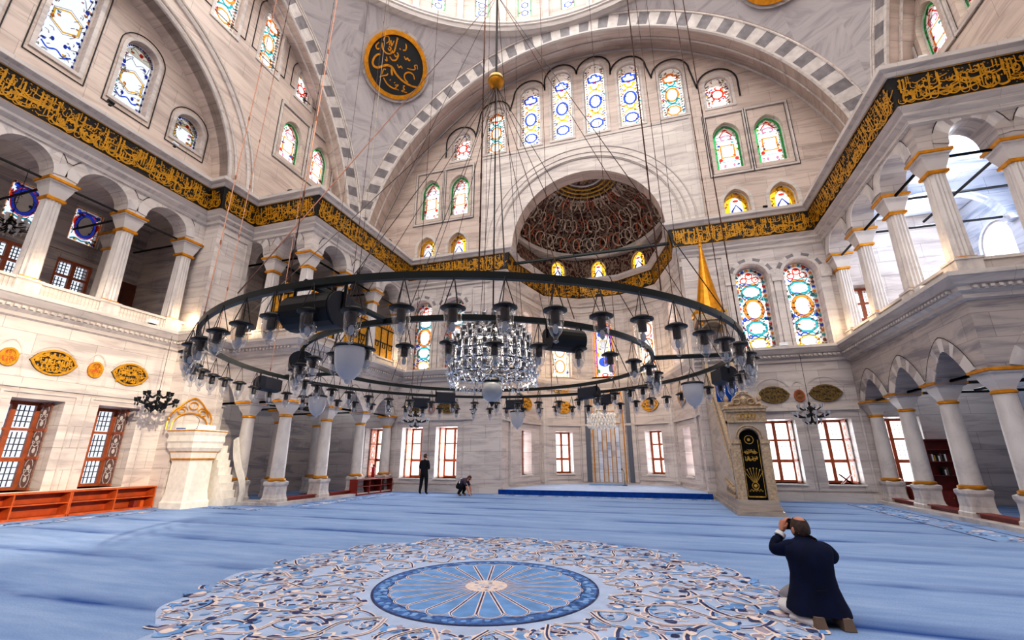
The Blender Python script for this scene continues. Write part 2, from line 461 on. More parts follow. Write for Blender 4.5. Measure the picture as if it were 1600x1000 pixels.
mb = MB()
for s in (-1, 1):
    holes = [rect(c - h, a, c + h, b) for c, h, a, b in LOWF + GALF if c * s > 0] + [arch(c - h, c + h, a, b) for c, h, a, b in MIDF if c * s > 0]
    u0, u1 = (-15.4, -4.55) if s < 0 else (4.55, 15.4)
    mb.slab(FRONT, rect(u0, -.1, u1, 12.0), holes, 0, 1.25)
for c, h, a, b in MIDF:                        # archivolts of alternating grey stones over the mid windows
    archivolt(mb, FRONT, arch(c - h, c + h, a, b), .12, 0, 1)
    vs = b - h; n = 9
    for i in range(n):
        a0, a1 = PI * i / n, PI * (i + 1) / n
        P = [(c + r * math.cos(x), vs + r * math.sin(x)) for r, x in ((h + .12, a0), (h + .28, a0), (h + .28, a1), (h + .12, a1))]
        mb.slab(FRONT, P, (), -.02, 0, 2 if i % 2 else 3)
for s in (-1, 1):                              # shallow panel frames round the lower windows and medallions
    for c in (7.3, 9.2):
        P = rect(s * c - .86, .45, s * c + .86, 3.3)
        mb.slab(FRONT, grow(P, .07), [P], -.04, 0, 1)
    mb.slab(FRONT, rect(min(s * 5.9, s * 10.1), 3.36, max(s * 5.9, s * 10.1), 3.5), (), -.1, 0, 1)
    mb.slab(FRONT, rect(min(s * 4.4, s * 10.1), 0, max(s * 4.4, s * 10.1), .3), (), -.08, 0, 1)
    for c, rr in ((7.25, .82), (9.12, .82), (8.18, .36)):
        P = [(s * c + rr * math.cos(x), 3.65 + (1.05 if rr > .5 else .9) * math.sin(x)) for x in [PI * i / 16 for i in range(17)]]
        mb.ribbon(FRONT, P, .05, -.02 - (.006 if rr < .5 else 0), 1)
    P = rect(min(s * 5.5, s * 6.1), 6.1, max(s * 5.5, s * 6.1), 10.3)
    mb.slab(FRONT, grow(P, .06), [P], -.05, 0, 1)
    for x in (6.3, 8.15, 10.0):                # flat pilasters between the mid windows
        mb.slab(FRONT, rect(min(s * x - .13, s * x + .13), 6.0, max(s * x - .13, s * x + .13), 8.9), (), -.06, 0, 1)
        mb.slab(FRONT, rect(s * x - .2, 8.9, s * x + .2, 9.2), (), -.12, 0, 1)
struct('wall_front', mb, [M['lowwall'], M['trim'], M['vdark'], M['vlight']])

# --- tympanum over the prayer niche
TOPF = [(s * c, .6, 18.55, z, 'top') for s in (-1, 1) for c, z in ((.95, 23.35), (2.83, 22.75), (4.97, 21.85), (7.12, 20.5))]
PAIRF = [(s * c, .62, 14.9, 17.55, 'pair') for s in (-1, 1) for c in (7.16, 9.02)]
SMALF = [(s * c, .55, 12.2, 13.72, 'small') for s in (-1, 1) for c in (7.12, 9.05)]
mb = MB()
holes = [arch(c - h, c + h, a, b) for c, h, a, b, k in TOPF] + [arch(c - h, c + h, a, b, 'pointed') for c, h, a, b, k in PAIRF + SMALF]
AP = [(3.9, 11.95)] + [(3.9 * math.cos(PI * i / 28), 12.3 + 3.9 * math.sin(PI * i / 28)) for i in range(29)] + [(-3.9, 11.95)]
out = [(-13, 11.95)] + AP[::-1] + [(13, 11.95), (13, 24.4), (-13, 24.4)]
mb.slab(FRONT, out, holes, 0, .8)
mb.slab(FRONT, [(-5.6, 12.1)] + [(p[0] * 1.2, 12.3 + (p[1] - 12.3) * 1.2) for p in AP[::-1][1:-1]] + [(5.6, 12.1), (5.6, 18.2), (-5.6, 18.2)], (), -.1, 0, 1)
mb.slab(FRONT, [(-3.9, 12.1)] + [(-p[0] * 1.0, p[1]) for p in AP[1:-1]] + [(3.9, 12.1)] + [(4.7, 12.1)] + [(p[0] * 1.2, 12.3 + (p[1] - 12.3) * 1.2) for p in AP[1:-1]] + [(-4.7, 12.1)], (), -.04, .0, 2)
for r in (4.75, 5.0, 5.35):
    mb.tube([FRONT(r * math.cos(PI * i / 40), 12.3 + r * math.sin(PI * i / 40), -.1) for i in range(41)], .05, 6, 3)
P = rect(-5.6, 12.1, 5.6, 18.2); mb.ribbon(FRONT, [(-5.6, 12.1), (-5.6, 18.2), (5.6, 18.2), (5.6, 12.1)], .16, -.13, 3)
for s in (-1, 1):
    mb.ribbon(FRONT, [(s * 4.9, 16.4), (s * 4.9, 17.6), (s * 3.2, 17.6)], .05, -.11, 3)
for c, h, a, b, k in TOPF:                    # dark moulding that runs over the row of windows
    archivolt(mb, FRONT, arch(c - h, c + h, a, b), .13, 0, 3, .04)
hood = []
for c, h, a, b, k in sorted(TOPF):
    r = .95; vs = b - h
    hood += [(c - r * math.cos(PI * i / 14), vs + r * math.sin(PI * i / 14)) for i in range(15)]
mb.ribbon(FRONT, [(hood[0][0], hood[0][1] - 1.0)] + hood + [(hood[-1][0], hood[-1][1] - 1.0)], .085, -.05, 4)
for c, h, a, b, k in PAIRF:
    P = rect(c - .86, a - .28, c + .86, b + .45)
    mb.slab(FRONT, grow(P, .09), [P], -.07, 0, 3); mb.ribbon(FRONT, grow(P, .12), .035, -.02, 4, True); mb.ribbon(FRONT, grow(P, -.04), .03, -.02, 4, True)
for c, h, a, b, k in SMALF:
    archivolt(mb, FRONT, arch(c - h, c + h, a, b, 'pointed'), .16, 0, 3)
struct('wall_front_arch', mb, [M['tymp'], M['wall'], M['wall'], M['trim'], M['line']])

# --- mihrab apse: polygonal niche under a carved semi-dome
APX = [(-4.4, 14.5), (-4.4, 15.5), (-3.5, 18.9), (-1.3, 20.2), (1.3, 20.2), (3.5, 18.9), (4.4, 15.5), (4.4, 14.5)]
mb = MB(); APFR = []; APW = []
for i in range(7):
    a, b = Vector(APX[i]), Vector(APX[i + 1]); L = (b - a).length; d = (b - a) / L
    fr = Fr((a.x, a.y, 0), (d.x, d.y, 0), (-d.y, d.x, 0)); APFR.append((fr, L))
    holes = []
    if i in (1, 2, 4, 5):
        hw = .5; holes.append(rect(L / 2 - hw, .75, L / 2 + hw, 2.98)); APW.append((fr, L / 2, hw, .75, 2.98, 'low', i))
    if i in (1, 2, 3, 4, 5):
        hw = .6; holes.append(arch(L / 2 - hw, L / 2 + hw, 6.1, 9.5)); APW.append((fr, L / 2, hw, 6.1, 9.5, 'mid', i))
    mb.slab(fr, rect(-.05, -.1, L + .05, 12.0), holes, 0, .7)
    if i in (1, 2, 4, 5):
        P = rect(.35, .5, L - .35, 3.3); mb.slab(fr, grow(P, .07), [P], -.05, 0, 1)
    if i in (1, 2, 3, 4, 5):
        archivolt(mb, fr, arch(L / 2 - .6, L / 2 + .6, 6.1, 9.5), .15, 0, 2)
        archivolt(mb, fr, arch(L / 2 - .95, L / 2 + .95, 6.1, 10.0), .08, 0, 1)
        for u in (.15, L - .15):
            mb.slab(fr, rect(u - .12, .3, u + .12, 5.3), (), -.09, 0, 5 if i == 3 else 1)
    if i == 3:                                # mihrab: fluted niche
        P = rect(L / 2 - .85, .2, L / 2 + .85, 5.2)
        mb.slab(fr, grow(P, .1), [P], -.12, 0, 2)
        for k in range(7):
            u = L / 2 - .72 + k * .24
            mb.slab(fr, rect(u - .1, .3, u + .1, 3.35), (), -.02 - .06 * abs(3 - k) / 3, 0, 3 if k % 2 else 1)
        for k in (-2, -1, 1, 2):
            mb.ribbon(fr, [(L / 2 + k * .24 - .12 * (1 if k > 0 else -1), .3), (L / 2 + k * .24 - .12 * (1 if k > 0 else -1), 3.35)], .035, -.1, 4)
        for k in range(4):
            mb.slab(fr, rect(L / 2 - .7 + .14 * k, 3.4 + k * .34, L / 2 + .7 - .14 * k, 3.72 + k * .34), (), -.14 + .03 * k, 0, 1)
            mb.ribbon(fr, [(L / 2 - .7 + .14 * k, 3.42 + k * .34), (L / 2 + .7 - .14 * k, 3.42 + k * .34)], .05, -.15 + .03 * k, 4)
        mb.ribbon(fr, [(L / 2 - .85, .3), (L / 2 - .85, 5.15), (L / 2 + .85, 5.15), (L / 2 + .85, .3)], .06, -.13, 4)
for z0, z1, o in ((3.3, 3.42, .1), (0, .28, .07), (10.1, 10.35, .1)):
    mb.sweep(APX, [(0, z0), (o, z0), (o, z1), (0, z1)], 1)
struct('wall_apse', mb, [M['lowwall'], M['trim'], M['tymp'], M['blue'], M['gold'], plain('dark_grey_pilaster', (92, 96, 108), .4)])
mb = MB()
for i in range(0, 7):
    fr, L = APFR[i]; holes = []
    if i in (2, 3, 4):
        holes = [arch(L / 2 - .48, L / 2 + .48, 12.22, 13.58, 'pointed')]
        APW.append((fr, L / 2, .48, 12.22, 13.58, 'small', i))
    mb.slab(fr, rect(-.02, 11.9, L + .02, 13.85), holes, 0, .3)
mb.slab(Fr((0, 0, 0), (1, 0, 0), (0, 0, 1), (0, 1, 0)), [(x * 1.03, y) for x, y in APX[1:-1]][::-1] + [(-4.53, 14.8), (-4.12, 14.8)] + [(4.12 * math.cos(PI * (1 - i / 30)), 14.8 + 5.1 * math.sin(PI * i / 30)) for i in range(1, 30)] + [(4.12, 14.8), (4.53, 14.8)], (), 13.64, 13.9, 1)
n, m = 40, 16; vs = []; fs = []
for j in range(m + 1):
    el = PI / 2 * j / m
    for i in range(n + 1):
        a = PI * i / n
        vs.append((4.35 * math.cos(el) * math.cos(a), 14.75 + 5.4 * math.cos(el) * math.sin(a), 13.75 + 2.8 * math.sin(el)))
for j in range(m):
    for i in range(n):
        k = j * (n + 1) + i; fs.append((k, k + 1, k + n + 2, k + n + 1))
mb.add(vs, fs, 0)
for el, mi in ((.02, 1), (1.05, 1), (1.12, 2), (1.18, 2), (1.24, 2), (1.3, 1), (1.4, 2), (1.48, 1)):
    mb.tube([(4.3 * math.cos(el) * math.cos(PI * i / n), 14.75 + 5.34 * math.cos(el) * math.sin(PI * i / n), 13.75 + 2.76 * math.sin(el)) for i in range(n + 1)], .13 if el < .1 else .07, 6, mi)
# relief scrolls
def dome_pt(a, el, r=.96): return (4.35 * r * math.cos(el) * math.cos(a), 14.75 + 5.4 * r * math.cos(el) * math.sin(a), 13.75 + 2.8 * r * math.sin(el))
rnd = random.Random(3)
for i in range(15):
    a0 = PI * (i + .5) / 15
    for lv in range(3):
        e0 = .12 + lv * .36; k = 1.0 - .22 * lv
        for sg in (-1, 1):
            pts = []
            for q in range(16):
                t = q / 15; rr = .16 * (1 - t * .85) * k; th = sg * (t * 7.0 + rnd.uniform(-.1, .1))
                pts.append(dome_pt(a0 + sg * .05 * k + rr * math.sin(th) * .75, e0 + .17 - rr * math.cos(th) * 1.1))
            mb.tube(pts, [.055 * (1 - q / 24) for q in range(16)], 4, 3 if (lv + i) % 3 else 4, cap=False)
    mb.tube([dome_pt(a0 + .1 * math.sin(q * .9) * .5, .05 + q * .11) for q in range(11)], .03, 4, 3, cap=False)
struct('ceiling_apse', mb, [M['relief'], M['trim'], M['goldd'], plain('pale_relief', (182, 164, 146), .6, var=.2), plain('rust_relief', (164, 92, 62), .6, var=.2)], smooth=40)
mb = MB()
mb.tube([(-4.2, 15.0, 11.6), (4.2, 15.0, 11.6)], .09, 6)
struct('trim_8', mb, M['iron'])

# --- side walls
LOWS = [(c, .6, .7, 3.16) for c in (-2.72, -.66, 2.0, 4.07)]
def arcade(mb, fr, us, half, zs, zap, ztop, u0, u1, w0, w1, kind, mi=0):
    P = [(u1, ztop), (u0, ztop), (u0, zs)]
    edge = []
    for a, b in zip(us[:-1], us[1:]):
        A, B = a + half, b - half; c = (A + B) / 2; W = (B - A) / 2; n = 16; E = [(A, zs)]
        for i in range(n + 1):
            t = i / n
            if kind == 'para':
                x = -1 + 2 * t; z = zs + .1 + (zap - zs - .1) * (1 - abs(x) ** 1.5)
                E.append((c + x * (W - .05), z))
            else:
                an = PI * (1 - t); E.append((c + (W - .05) * math.cos(an), zs + .12 + (zap - zs - .12) * math.sin(an) ** .92))
        E.append((B, zs)); P += E; edge.append(E)
    P.append((u1, zs))
    mb.slab(fr, P, (), w0, w1, mi)
    return edge
def hoods(mb, fr, ed, k, w, half, mi=4):
    pts = []
    for E in ed:
        cx = (E[0][0] + E[-1][0]) / 2; cz = E[0][1] - .1
        for p in E[1:-1]:
            d = math.hypot(p[0] - cx, p[1] - cz); q = (p[0] + (p[0] - cx) / d * k, p[1] + (p[1] - cz) / d * k)
            if abs(q[0] - cx) < (E[-1][0] - E[0][0]) / 2 + half - .005: pts.append(q)
    mb.ribbon(fr, pts, .024, w - .032, mi)
def voussoirs(mb, fr, E, k, w, m1, m2, n=9):
    """flat fan of arch stones round an arch edge"""
    E = E[1:-1]; cx = (E[0][0] + E[-1][0]) / 2; cz = E[0][1] - .1
    idx = [round(i * (len(E) - 1) / n) for i in range(n + 1)]
    for i in range(n):
        seg = E[idx[i]:idx[i + 1] + 1]
        def o(p):
            d = Vector((p[0] - cx, p[1] - cz)); L = d.length; d /= L
            return (p[0] + d.x * k, p[1] + d.y * k)
        mb.slab(fr, list(seg) + [o(p) for p in reversed(seg)], (), w - .025, w, m1 if i % 2 else m2)

SIDEU = [-5.1, -3.03, -.98, .98, 3.03, 5.1]
for s, nm in ((-1, 'left'), (1, 'right')):
    fr = side(s, LX)
    mb = MB()
    if True:
        mb.slab(fr, rect(-5.6, -.1, 5.6, 5.4), [rect(c - h, a, c + h, b) for c, h, a, b in LOWS], 0, 1.2)
        for c, h, a, b in LOWS:
            P = rect(c - h - .22, a - .15, c + h + .22, b + .14)
            mb.slab(fr, grow(P, .06), [P], -.05, 0, 1)
        mb.slab(fr, rect(-5.6, 3.44, 5.6, 3.54), (), -.07, 0, 1)
        for c, rr in ((-1.03, .36), (0, .7), (1.05, .36), (2.05, .72), (3.09, .36), (4.1, .72)):
            P = [(c + rr * math.cos(x), 3.75 + .95 * math.sin(x)) for x in [PI * i / 16 for i in range(17)]]
            mb.ribbon(fr, P, .04, -.02 - (.006 if rr < .5 else 0), 1)
        # gallery storey: arcade, floor, rear wall, ceiling
        ed = arcade(mb, fr, SIDEU, .26, 9.62, 10.42, 11.2, -5.6, 5.6, 0, .65, 'round')
        for E in ed: voussoirs(mb, fr, E, .34, 0, 2, 3)
        hoods(mb, fr, ed, .37, 0, .26)
        mb.slab(fr, rect(-5.6, 5.4, 5.6, 5.95), (), .0, 3.6)
        mb.slab(fr, rect(-5.6, 10.85, 5.6, 11.2), (), .5, 3.6)
    gy = [(1.7, 9.25, 10.75), (3.5, 9.25, 10.75)]
    mb.box((s * 15.0, -9.2, 7.5), (1.2, 7.2, 15.2))
    if True:
        g2 = Fr((s * 17.4, 0, 0), (0, 1, 0), (s, 0, 0))
        hs = [rect(c - .5, 9.25, c + .5, 10.7) for c, a, b in gy] + [rect(c - .55, 6.6, c + .55, 8.5) for c, a, b in gy]
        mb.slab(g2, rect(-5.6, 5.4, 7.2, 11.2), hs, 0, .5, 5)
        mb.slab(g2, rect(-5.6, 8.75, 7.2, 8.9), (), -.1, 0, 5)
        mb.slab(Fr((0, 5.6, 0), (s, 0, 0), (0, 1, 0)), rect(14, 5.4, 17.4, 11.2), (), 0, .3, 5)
    # pier between recess and gallery block
    mb.box((s * 14.3, 6.3, 6.0), (2.0, 1.6, 12.2))
    for z0, z1 in ((.5, 5.0), (6.3, 10.2)):
        P = rect(5.75, z0, 6.85, z1); mb.slab(side(s, PX), grow(P, .05), [P], -.04, 0, 1)
    mb.slab(side(s, PX), rect(5.5, 0, 7.1, .35), (), -.1, 0, 1)
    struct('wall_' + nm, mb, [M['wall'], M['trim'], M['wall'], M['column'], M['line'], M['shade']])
    # tympanum above the cornice, with the inner recess
    mb = MB(); fr = side(s, PX)
    TW = [(8.4, .5, 19.05, 20.85, 'top'), (6.15, .55, 19.05, 22.3, 'top'), (3.9, .55, 19.0, 23.1, 'top'), (8.2, .62, 15.35, 17.6, 'pair'), (10.2, .62, 15.35, 17.6, 'pair')]
    hs = [arch(c - h, c + h, a, b, 'pointed' if k == 'pair' else 'round') for c, h, a, b, k in TW]
    R2 = 5.45; half = [(R2 * math.cos(PI * i / 40), 12.1 + R2 * math.sin(PI * i / 40)) for i in range(21)]
    mb.slab(fr, [(R2, 11.9)] + half + [(0, 24.4), (13, 24.4), (13, 11.9)], hs, 0, .5)
    mb.slab(fr, [(-13, 11.9), (-13, 24.4), (0, 24.4)] + [(-p[0], p[1]) for p in half[::-1]] + [(-R2, 11.9)], (), 0, .5)
    full = [(r_ * math.cos(PI * i / 48), 12.1 + r_ * math.sin(PI * i / 48)) for r_ in (R2,) for i in range(49)]
    for rr, k in ((5.5, .09), (5.75, .06), (6.35, .1), (6.6, .06)):
        mb.tube([fr(rr * math.cos(PI * i / 48), 12.1 + rr * math.sin(PI * i / 48), -.02) for i in range(49)], k, 6, 1)
    for c, h, a, b, k in TW:
        if k == 'pair':
            P = rect(c - .88, a - .28, c + .88, b + .45); mb.slab(fr, grow(P, .09), [P], -.07, 0, 1); mb.ribbon(fr, grow(P, .12), .035, -.02, 4, True); mb.ribbon(fr, grow(P, -.04), .03, -.02, 4, True)
        else:
            archivolt(mb, fr, arch(c - h, c + h, a, b), .13, 0, 1)
            archivolt(mb, fr, arch(c - h - .38, c + h + .38, a + .3, b + .38), .03, 0, 4, .03)
        WIN.append((fr, c, h, a, b, k, nm))
    fr2 = side(s, 14.25)
    RW = [(c, .55, 13.45, z, 'rec') for c, z in ((-2.05, 16.2), (0.0, 17.3), (2.05, 16.2), (4.15, 14.75))]
    mb.slab(fr2, rect(-5.6, 11.9, 5.6, 17.8), [arch(c - h, c + h, a, b) for c, h, a, b, k in RW], 0, .45)
    for c, h, a, b, k in RW:
        archivolt(mb, fr2, arch(c - h, c + h, a, b), .12, 0, 1)
        archivolt(mb, fr2, arch(c - h - .2, c + h + .2, a - .3, b + .28), .025, 0, 4, .03)
        WIN.append((fr2, c, h, a, b, k, nm))
    mb.add([(s * x, R2 * math.cos(PI * i / 40), 12.1 + R2 * math.sin(PI * i / 40)) for i in range(41) for x in (PX, 14.3)], [(2 * i, 2 * i + 1, 2 * i + 3, 2 * i + 2) for i in range(40)], 0)
    struct('wall_%s_arch' % nm, mb, [M['tymp'], M['trim'], M['wall'], M['wall'], M['line']])

# --- corner gallery blocks
def block(s, nm):
    mb = MB()
    inn = Fr((s * BX, 0, 0), (0, 1, 0), (s, 0, 0)); near = Fr((0, BY, 0), (s, 0, 0), (0, 1, 0))
    IU = [7.45, 9.68, 12.0, 14.32]; NU = [10.5, 12.25, 14.1]
    ed = arcade(mb, inn, IU, .36, 3.5, 4.32, 5.4, 7.8, 14.48, 0, .7, 'para')
    for E in ed: voussoirs(mb, inn, E, .36, 0, 0, 2)
    hoods(mb, inn, ed, .39, 0, .36)
    ed = arcade(mb, near, NU, .36, 3.5, 4.32, 5.4, BX, 15.2, 0, .7, 'para')
    for E in ed: voussoirs(mb, near, E, .36, 0, 0, 2)
    ed = arcade(mb, inn, IU, .3, 9.62, 10.42, 12.1, 7.8, 14.48, 0, .7, 'round')
    for E in ed: voussoirs(mb, inn, E, .36, 0, 2, 3)
    hoods(mb, inn, ed, .39, 0, .3)
    ed = arcade(mb, near, NU, .3, 9.62, 10.42, 12.1, BX, 15.2, 0, .7, 'round')
    for E in ed: voussoirs(mb, near, E, .36, 0, 2, 6)
    hoods(mb, near, ed, .39, 0, .3)
    # floor of the gallery, its ceiling, the outer wall
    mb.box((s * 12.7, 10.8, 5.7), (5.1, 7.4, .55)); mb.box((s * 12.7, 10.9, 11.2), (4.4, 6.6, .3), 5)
    mb.box((s * 12.7, 10.8, 12.0), (5.1, 7.4, .2))
    of = Fr((s * 15.0, 0, 0), (0, 1, 0), (s, 0, 0))
    hs = [arch(c - (.85 if s > 0 else .7), c + (.85 if s > 0 else .7), 6.4, 9.9) for c in ((8.6, 10.9, 13.2) if s > 0 else (10.9,))]
    mb.slab(of, rect(7.1, -.1, 14.6, 12.0), hs, 0, .4, 5)
    # vaults: arched ribs across the aisle
    for y in IU[1:3]:
        rf = Fr((0, y - .2, 0), (s, 0, 0), (0, 1, 0))
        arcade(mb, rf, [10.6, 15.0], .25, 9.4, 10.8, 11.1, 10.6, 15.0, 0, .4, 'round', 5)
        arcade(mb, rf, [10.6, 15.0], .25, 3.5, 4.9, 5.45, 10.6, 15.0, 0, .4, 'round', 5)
    if s > 0: mb.box((13.6, 9.0, 2.6), (.9, 1.2, 5.2), 5)
    # low plinth under the columns
    mb.box((s * 10.5, 10.8, .05), (1.0, 7.4, .1), 3); mb.box((s * 12.75, 7.45, .05), (4.6, 1.0, .1), 3)
    # engaged half pillars where the arcades meet the walls
    for z0, z1 in ((0, 3.5), (5.95, 9.62)):
        mb.box((s * 14.1, 7.45, (z0 + z1) / 2), (.4, .5, z1 - z0), 3)
    o = struct('wall_' + nm + '_gallery', mb, [M['wall'] if s < 0 else M['shade'], M['trim'], M['column'], M['column'], M['line'], M['shade'] if s < 0 else M['blue'], M['shade']])  # right block gets the darker marble: its shadow side is painted in
    # tie rods between the column heads
    for z in (3.62, 9.55):
        for f_, us in ((inn, IU), (near, NU)):
            for a, b in zip(us[:-1], us[1:]):
                t_ = MB(); t_.tube([f_(a, z, .35), f_(b, z, .35)], .045, 6); t_.build('tie_rod', M['blackmetal'], o)
            for u in us[:-1]:
                t_ = MB(); t_.tube([f_(u, z, .35), f_(u, z, 4.5)], .045, 6); t_.build('tie_rod', M['blackmetal'], o)
    return o
block(-1, 'left'); block(1, 'right')
t_ = bpy.data.objects['wall_left']
for z in (9.6, 9.0):
    for a, b in zip(SIDEU[:-1], SIDEU[1:]):
        g = MB(); g.tube([(-14.3, a, z), (-14.3, b, z)], .04, 6) if z > 9.3 else g.tube([(-14.3, b, 9.6), (-17.2, b, 9.6)], .04, 6)
        g.build('tie_rod', M['blackmetal'], t_)

mb = MB(); mb.slab(Fr((0, -12.6, 0), (1, 0, 0), (0, -1, 0)), rect(-17.5, -.1, 17.5, 15), (), 0, .4)
mb.sweep([(17, -12.6), (-17, -12.6)], [(0, 5.3), (.4, 5.8), (.4, 5.95), (0, 6)], 1); struct('wall_back', mb, [M['wall'], M['trim']])
# --- mouldings that run round the hall
PLAN = [(-14, -5.6), (-14, 5.5), (-13.3, 5.5), (-13.3, 7.1), (-10.15, 7.1), (-10.15, 14.5), (-4.4, 14.5), (-4.4, 15.5), (-3.5, 18.9), (-1.3, 20.2)]
PLAN = PLAN + [(-x, y) for x, y in PLAN[::-1]]

mb = MB()
mb.sweep(PLAN, [(0, 10.45), (.08, 10.5), (.08, 10.62), (.2, 10.72), (.2, 10.8), (.34, 10.95), (.3, 10.95)], 0)
mb.sweep(PLAN, [(.3, 10.95), (.44, 11.85)], 1)
mb.sweep(PLAN, [(.44, 11.85), (.5, 11.85), (.56, 11.95), (.66, 12.0), (.68, 12.02), (.68, 12.15), (0, 12.2), (-.3, 12.2)], 0)
BAND = struct('trim_1', mb, [M['trim'], M['black']])
lower = PLAN[:7]; 
for k, path in enumerate((lower, [(-x, y) for x, y in lower][::-1])):
    mb = MB()
    mb.sweep(path, [(0, 5.28), (.1, 5.32), (.1, 5.42), (.22, 5.5), (.22, 5.6), (.3, 5.64), (.42, 5.8), (.46, 5.82), (.46, 5.93), (0, 5.96)], 0)
    # dentils
    for a, b in zip(path[:-1], path[1:]):
        a, b = Vector(a), Vector(b); L = (b - a).length; d = (b - a) / L; nn = int(L / .16)
        for i in range(nn):
            p = a + d * (i + .5) * L / nn + Vector((d.y, -d.x)) * .27
            mb.box((p.x, p.y, 5.55), (.08, .08, .07), 0, math.atan2(d.y, d.x))
    struct('trim_%d' % (2 + k), mb, M['trim'])
mb = MB()
mb.sweep(PLAN[6:13], [(0, 5.28), (.1, 5.32), (.1, 5.42), (.3, 5.64), (.36, 5.8), (.36, 5.93), (0, 5.96)], 0)
struct('trim_4', mb, M['trim'])
# parapets of the galleries
for s, k in ((-1, 5), (1, 6)):
    mb = MB()
    mb.box((s * 10.5, 10.9, 6.16), (.3, 7.1, .42)); mb.box((s * 12.5, 7.45, 6.16), (4.2, .3, .42))
    mb.box((s * 10.5, 10.9, 6.4), (.42, 7.2, .08)); mb.box((s * 12.5, 7.45, 6.4), (4.3, .42, .08))
    mb.box((s * 14.2, 0, 6.16), (.3, 11, .42)); mb.box((s * 14.2, 0, 6.4), (.42, 11, .08))
    for i in range(110):
        mb.box((s * 14.04, -5.4 + i * .1, 6.2), (.04, .05, .28))
    struct('trim_%d' % k, mb, M['trim'])

# --- great arches, pendentives, drum
AZ, AR, AP_ = 11.4, 11.95, 12.5
mb = MB(); n = 76
def ring(fx, r0, r1, w, mis):
    for i in range(n):
        a0, a1 = PI * i / n, PI * (i + 1) / n
        mb.add([fx(r * math.cos(a), AZ + r * math.sin(a), w) for r, a in ((r0, a0), (r1, a0), (r1, a1), (r0, a1))], [(0, 1, 2, 3)], mis[i % len(mis)])
GA = [(Fr((0, AP_, 0), (1, 0, 0), (0, 1, 0)), QY - AP_), (Fr((-AP_ + .2, 0, 0), (0, 1, 0), (-1, 0, 0)), 1.1), (Fr((AP_ - .2, 0, 0), (0, 1, 0), (1, 0, 0)), 1.1)]
FLR = .31
for fx, dep in GA:
    ring(fx, AR, AR + .95, 0, (0, 1))
    for i in range(n):                        # soffit
        a0, a1 = PI * i / n, PI * (i + 1) / n
        mb.add([fx((AR + FLR * w) * math.cos(a), AZ + (AR + FLR * w) * math.sin(a), w) for a, w in ((a0, 0), (a1, 0), (a1, dep + .1), (a0, dep + .1))], [(0, 1, 2, 3)], 2)
    for rr, w, k, mi in ((AR + .0, -.02, .09, 3), (AR - .02 + FLR * dep * .45, dep * .45, .06, 4), (AR - .02 + FLR * dep, dep - .02, .08, 3), (AR + .97, -.02, .05, 4), (AR + 1.1, -.04, .06, 3)):
        mb.tube([fx(rr * math.cos(PI * i / n), AZ + rr * math.sin(PI * i / n), w) for i in range(n + 1)], k, 6, mi)
struct('ceiling_arches', mb, [M['vdark'], M['vlight'], M['tymp'], M['trim'], M['wall']])
RS = math.hypot(AP_ - .1, AR + 1.0); DR = 12.2
mb = MB()
vs = []; fs = []; na, nr = 40, 16; uvs = []
for q in (0, 1, 2, 3):
    b0 = len(vs)
    for i in range(na + 1):
        ph = PI / 2 * q + PI / 4 + (PI / 4) * (2 * i / na - 1)
        rm = min((AP_ - .1) / max(abs(math.cos(ph)), 1e-6), (AP_ - .1) / max(abs(math.sin(ph)), 1e-6))
        for j in range(nr + 1):
            rho = DR + (rm - DR) * j / nr
            vs.append((rho * math.cos(ph), rho * math.sin(ph), AZ + math.sqrt(max(RS * RS - rho * rho, 0))))
    for i in range(na):
        for j in range(nr):
            k = b0 + i * (nr + 1) + j; fs.append((k, k + nr + 1, k + nr + 2, k + 1))
mb.add(vs, fs, 0)
o = struct('ceiling', mb, M['chevron'], smooth=60)
uv = o.data.uv_layers[0].data
for p in o.data.polygons:
    for li in p.loop_indices:
        c = o.data.vertices[o.data.loops[li].vertex_index].co
        ph = math.atan2(c.y, c.x); q = math.floor(ph / (PI / 2)); uv[li].uv = ((ph - (q + .5) * PI / 2) * 13.0, c.z)
ZD = AZ + math.sqrt(RS * RS - DR * DR) - .2
mb = MB()
mb.lathe([(12.9, ZD - .2), (12.5, ZD - .25), (12.22, ZD - .2), (12.14, ZD - .05), (12.06, ZD), (12.06, ZD + .08), (12.0, ZD + .14), (12.0, ZD + .22), (12.2, ZD + .26)], 96, cap=False)
nw = 32; DW = []
for i in range(nw):
    a = 2 * PI * (i + .5) / nw + PI / nw - PI / 2
    hw = 12.25 * math.tan(PI / nw)
    fr = Fr((12.25 * math.cos(a), 12.25 * math.sin(a), 0), (-math.sin(a), math.cos(a), 0), (math.cos(a), math.sin(a), 0))
    see = 82 < math.degrees(a) % 360 < 128
    mb.slab(fr, rect(-hw, ZD + .15, hw, ZD + 3.6), [arch(-.42, .42, ZD + .8, ZD + 3.0)] if see else [], 0, .4, 1)
    mb.box(tuple(fr(hw, ZD + 1.9, -.04)), (.24, .34, 3.2), 0, a)
    if see: DW.append((fr, a))
struct('ceiling_drum', mb, [M['trim'], M['tymp']])
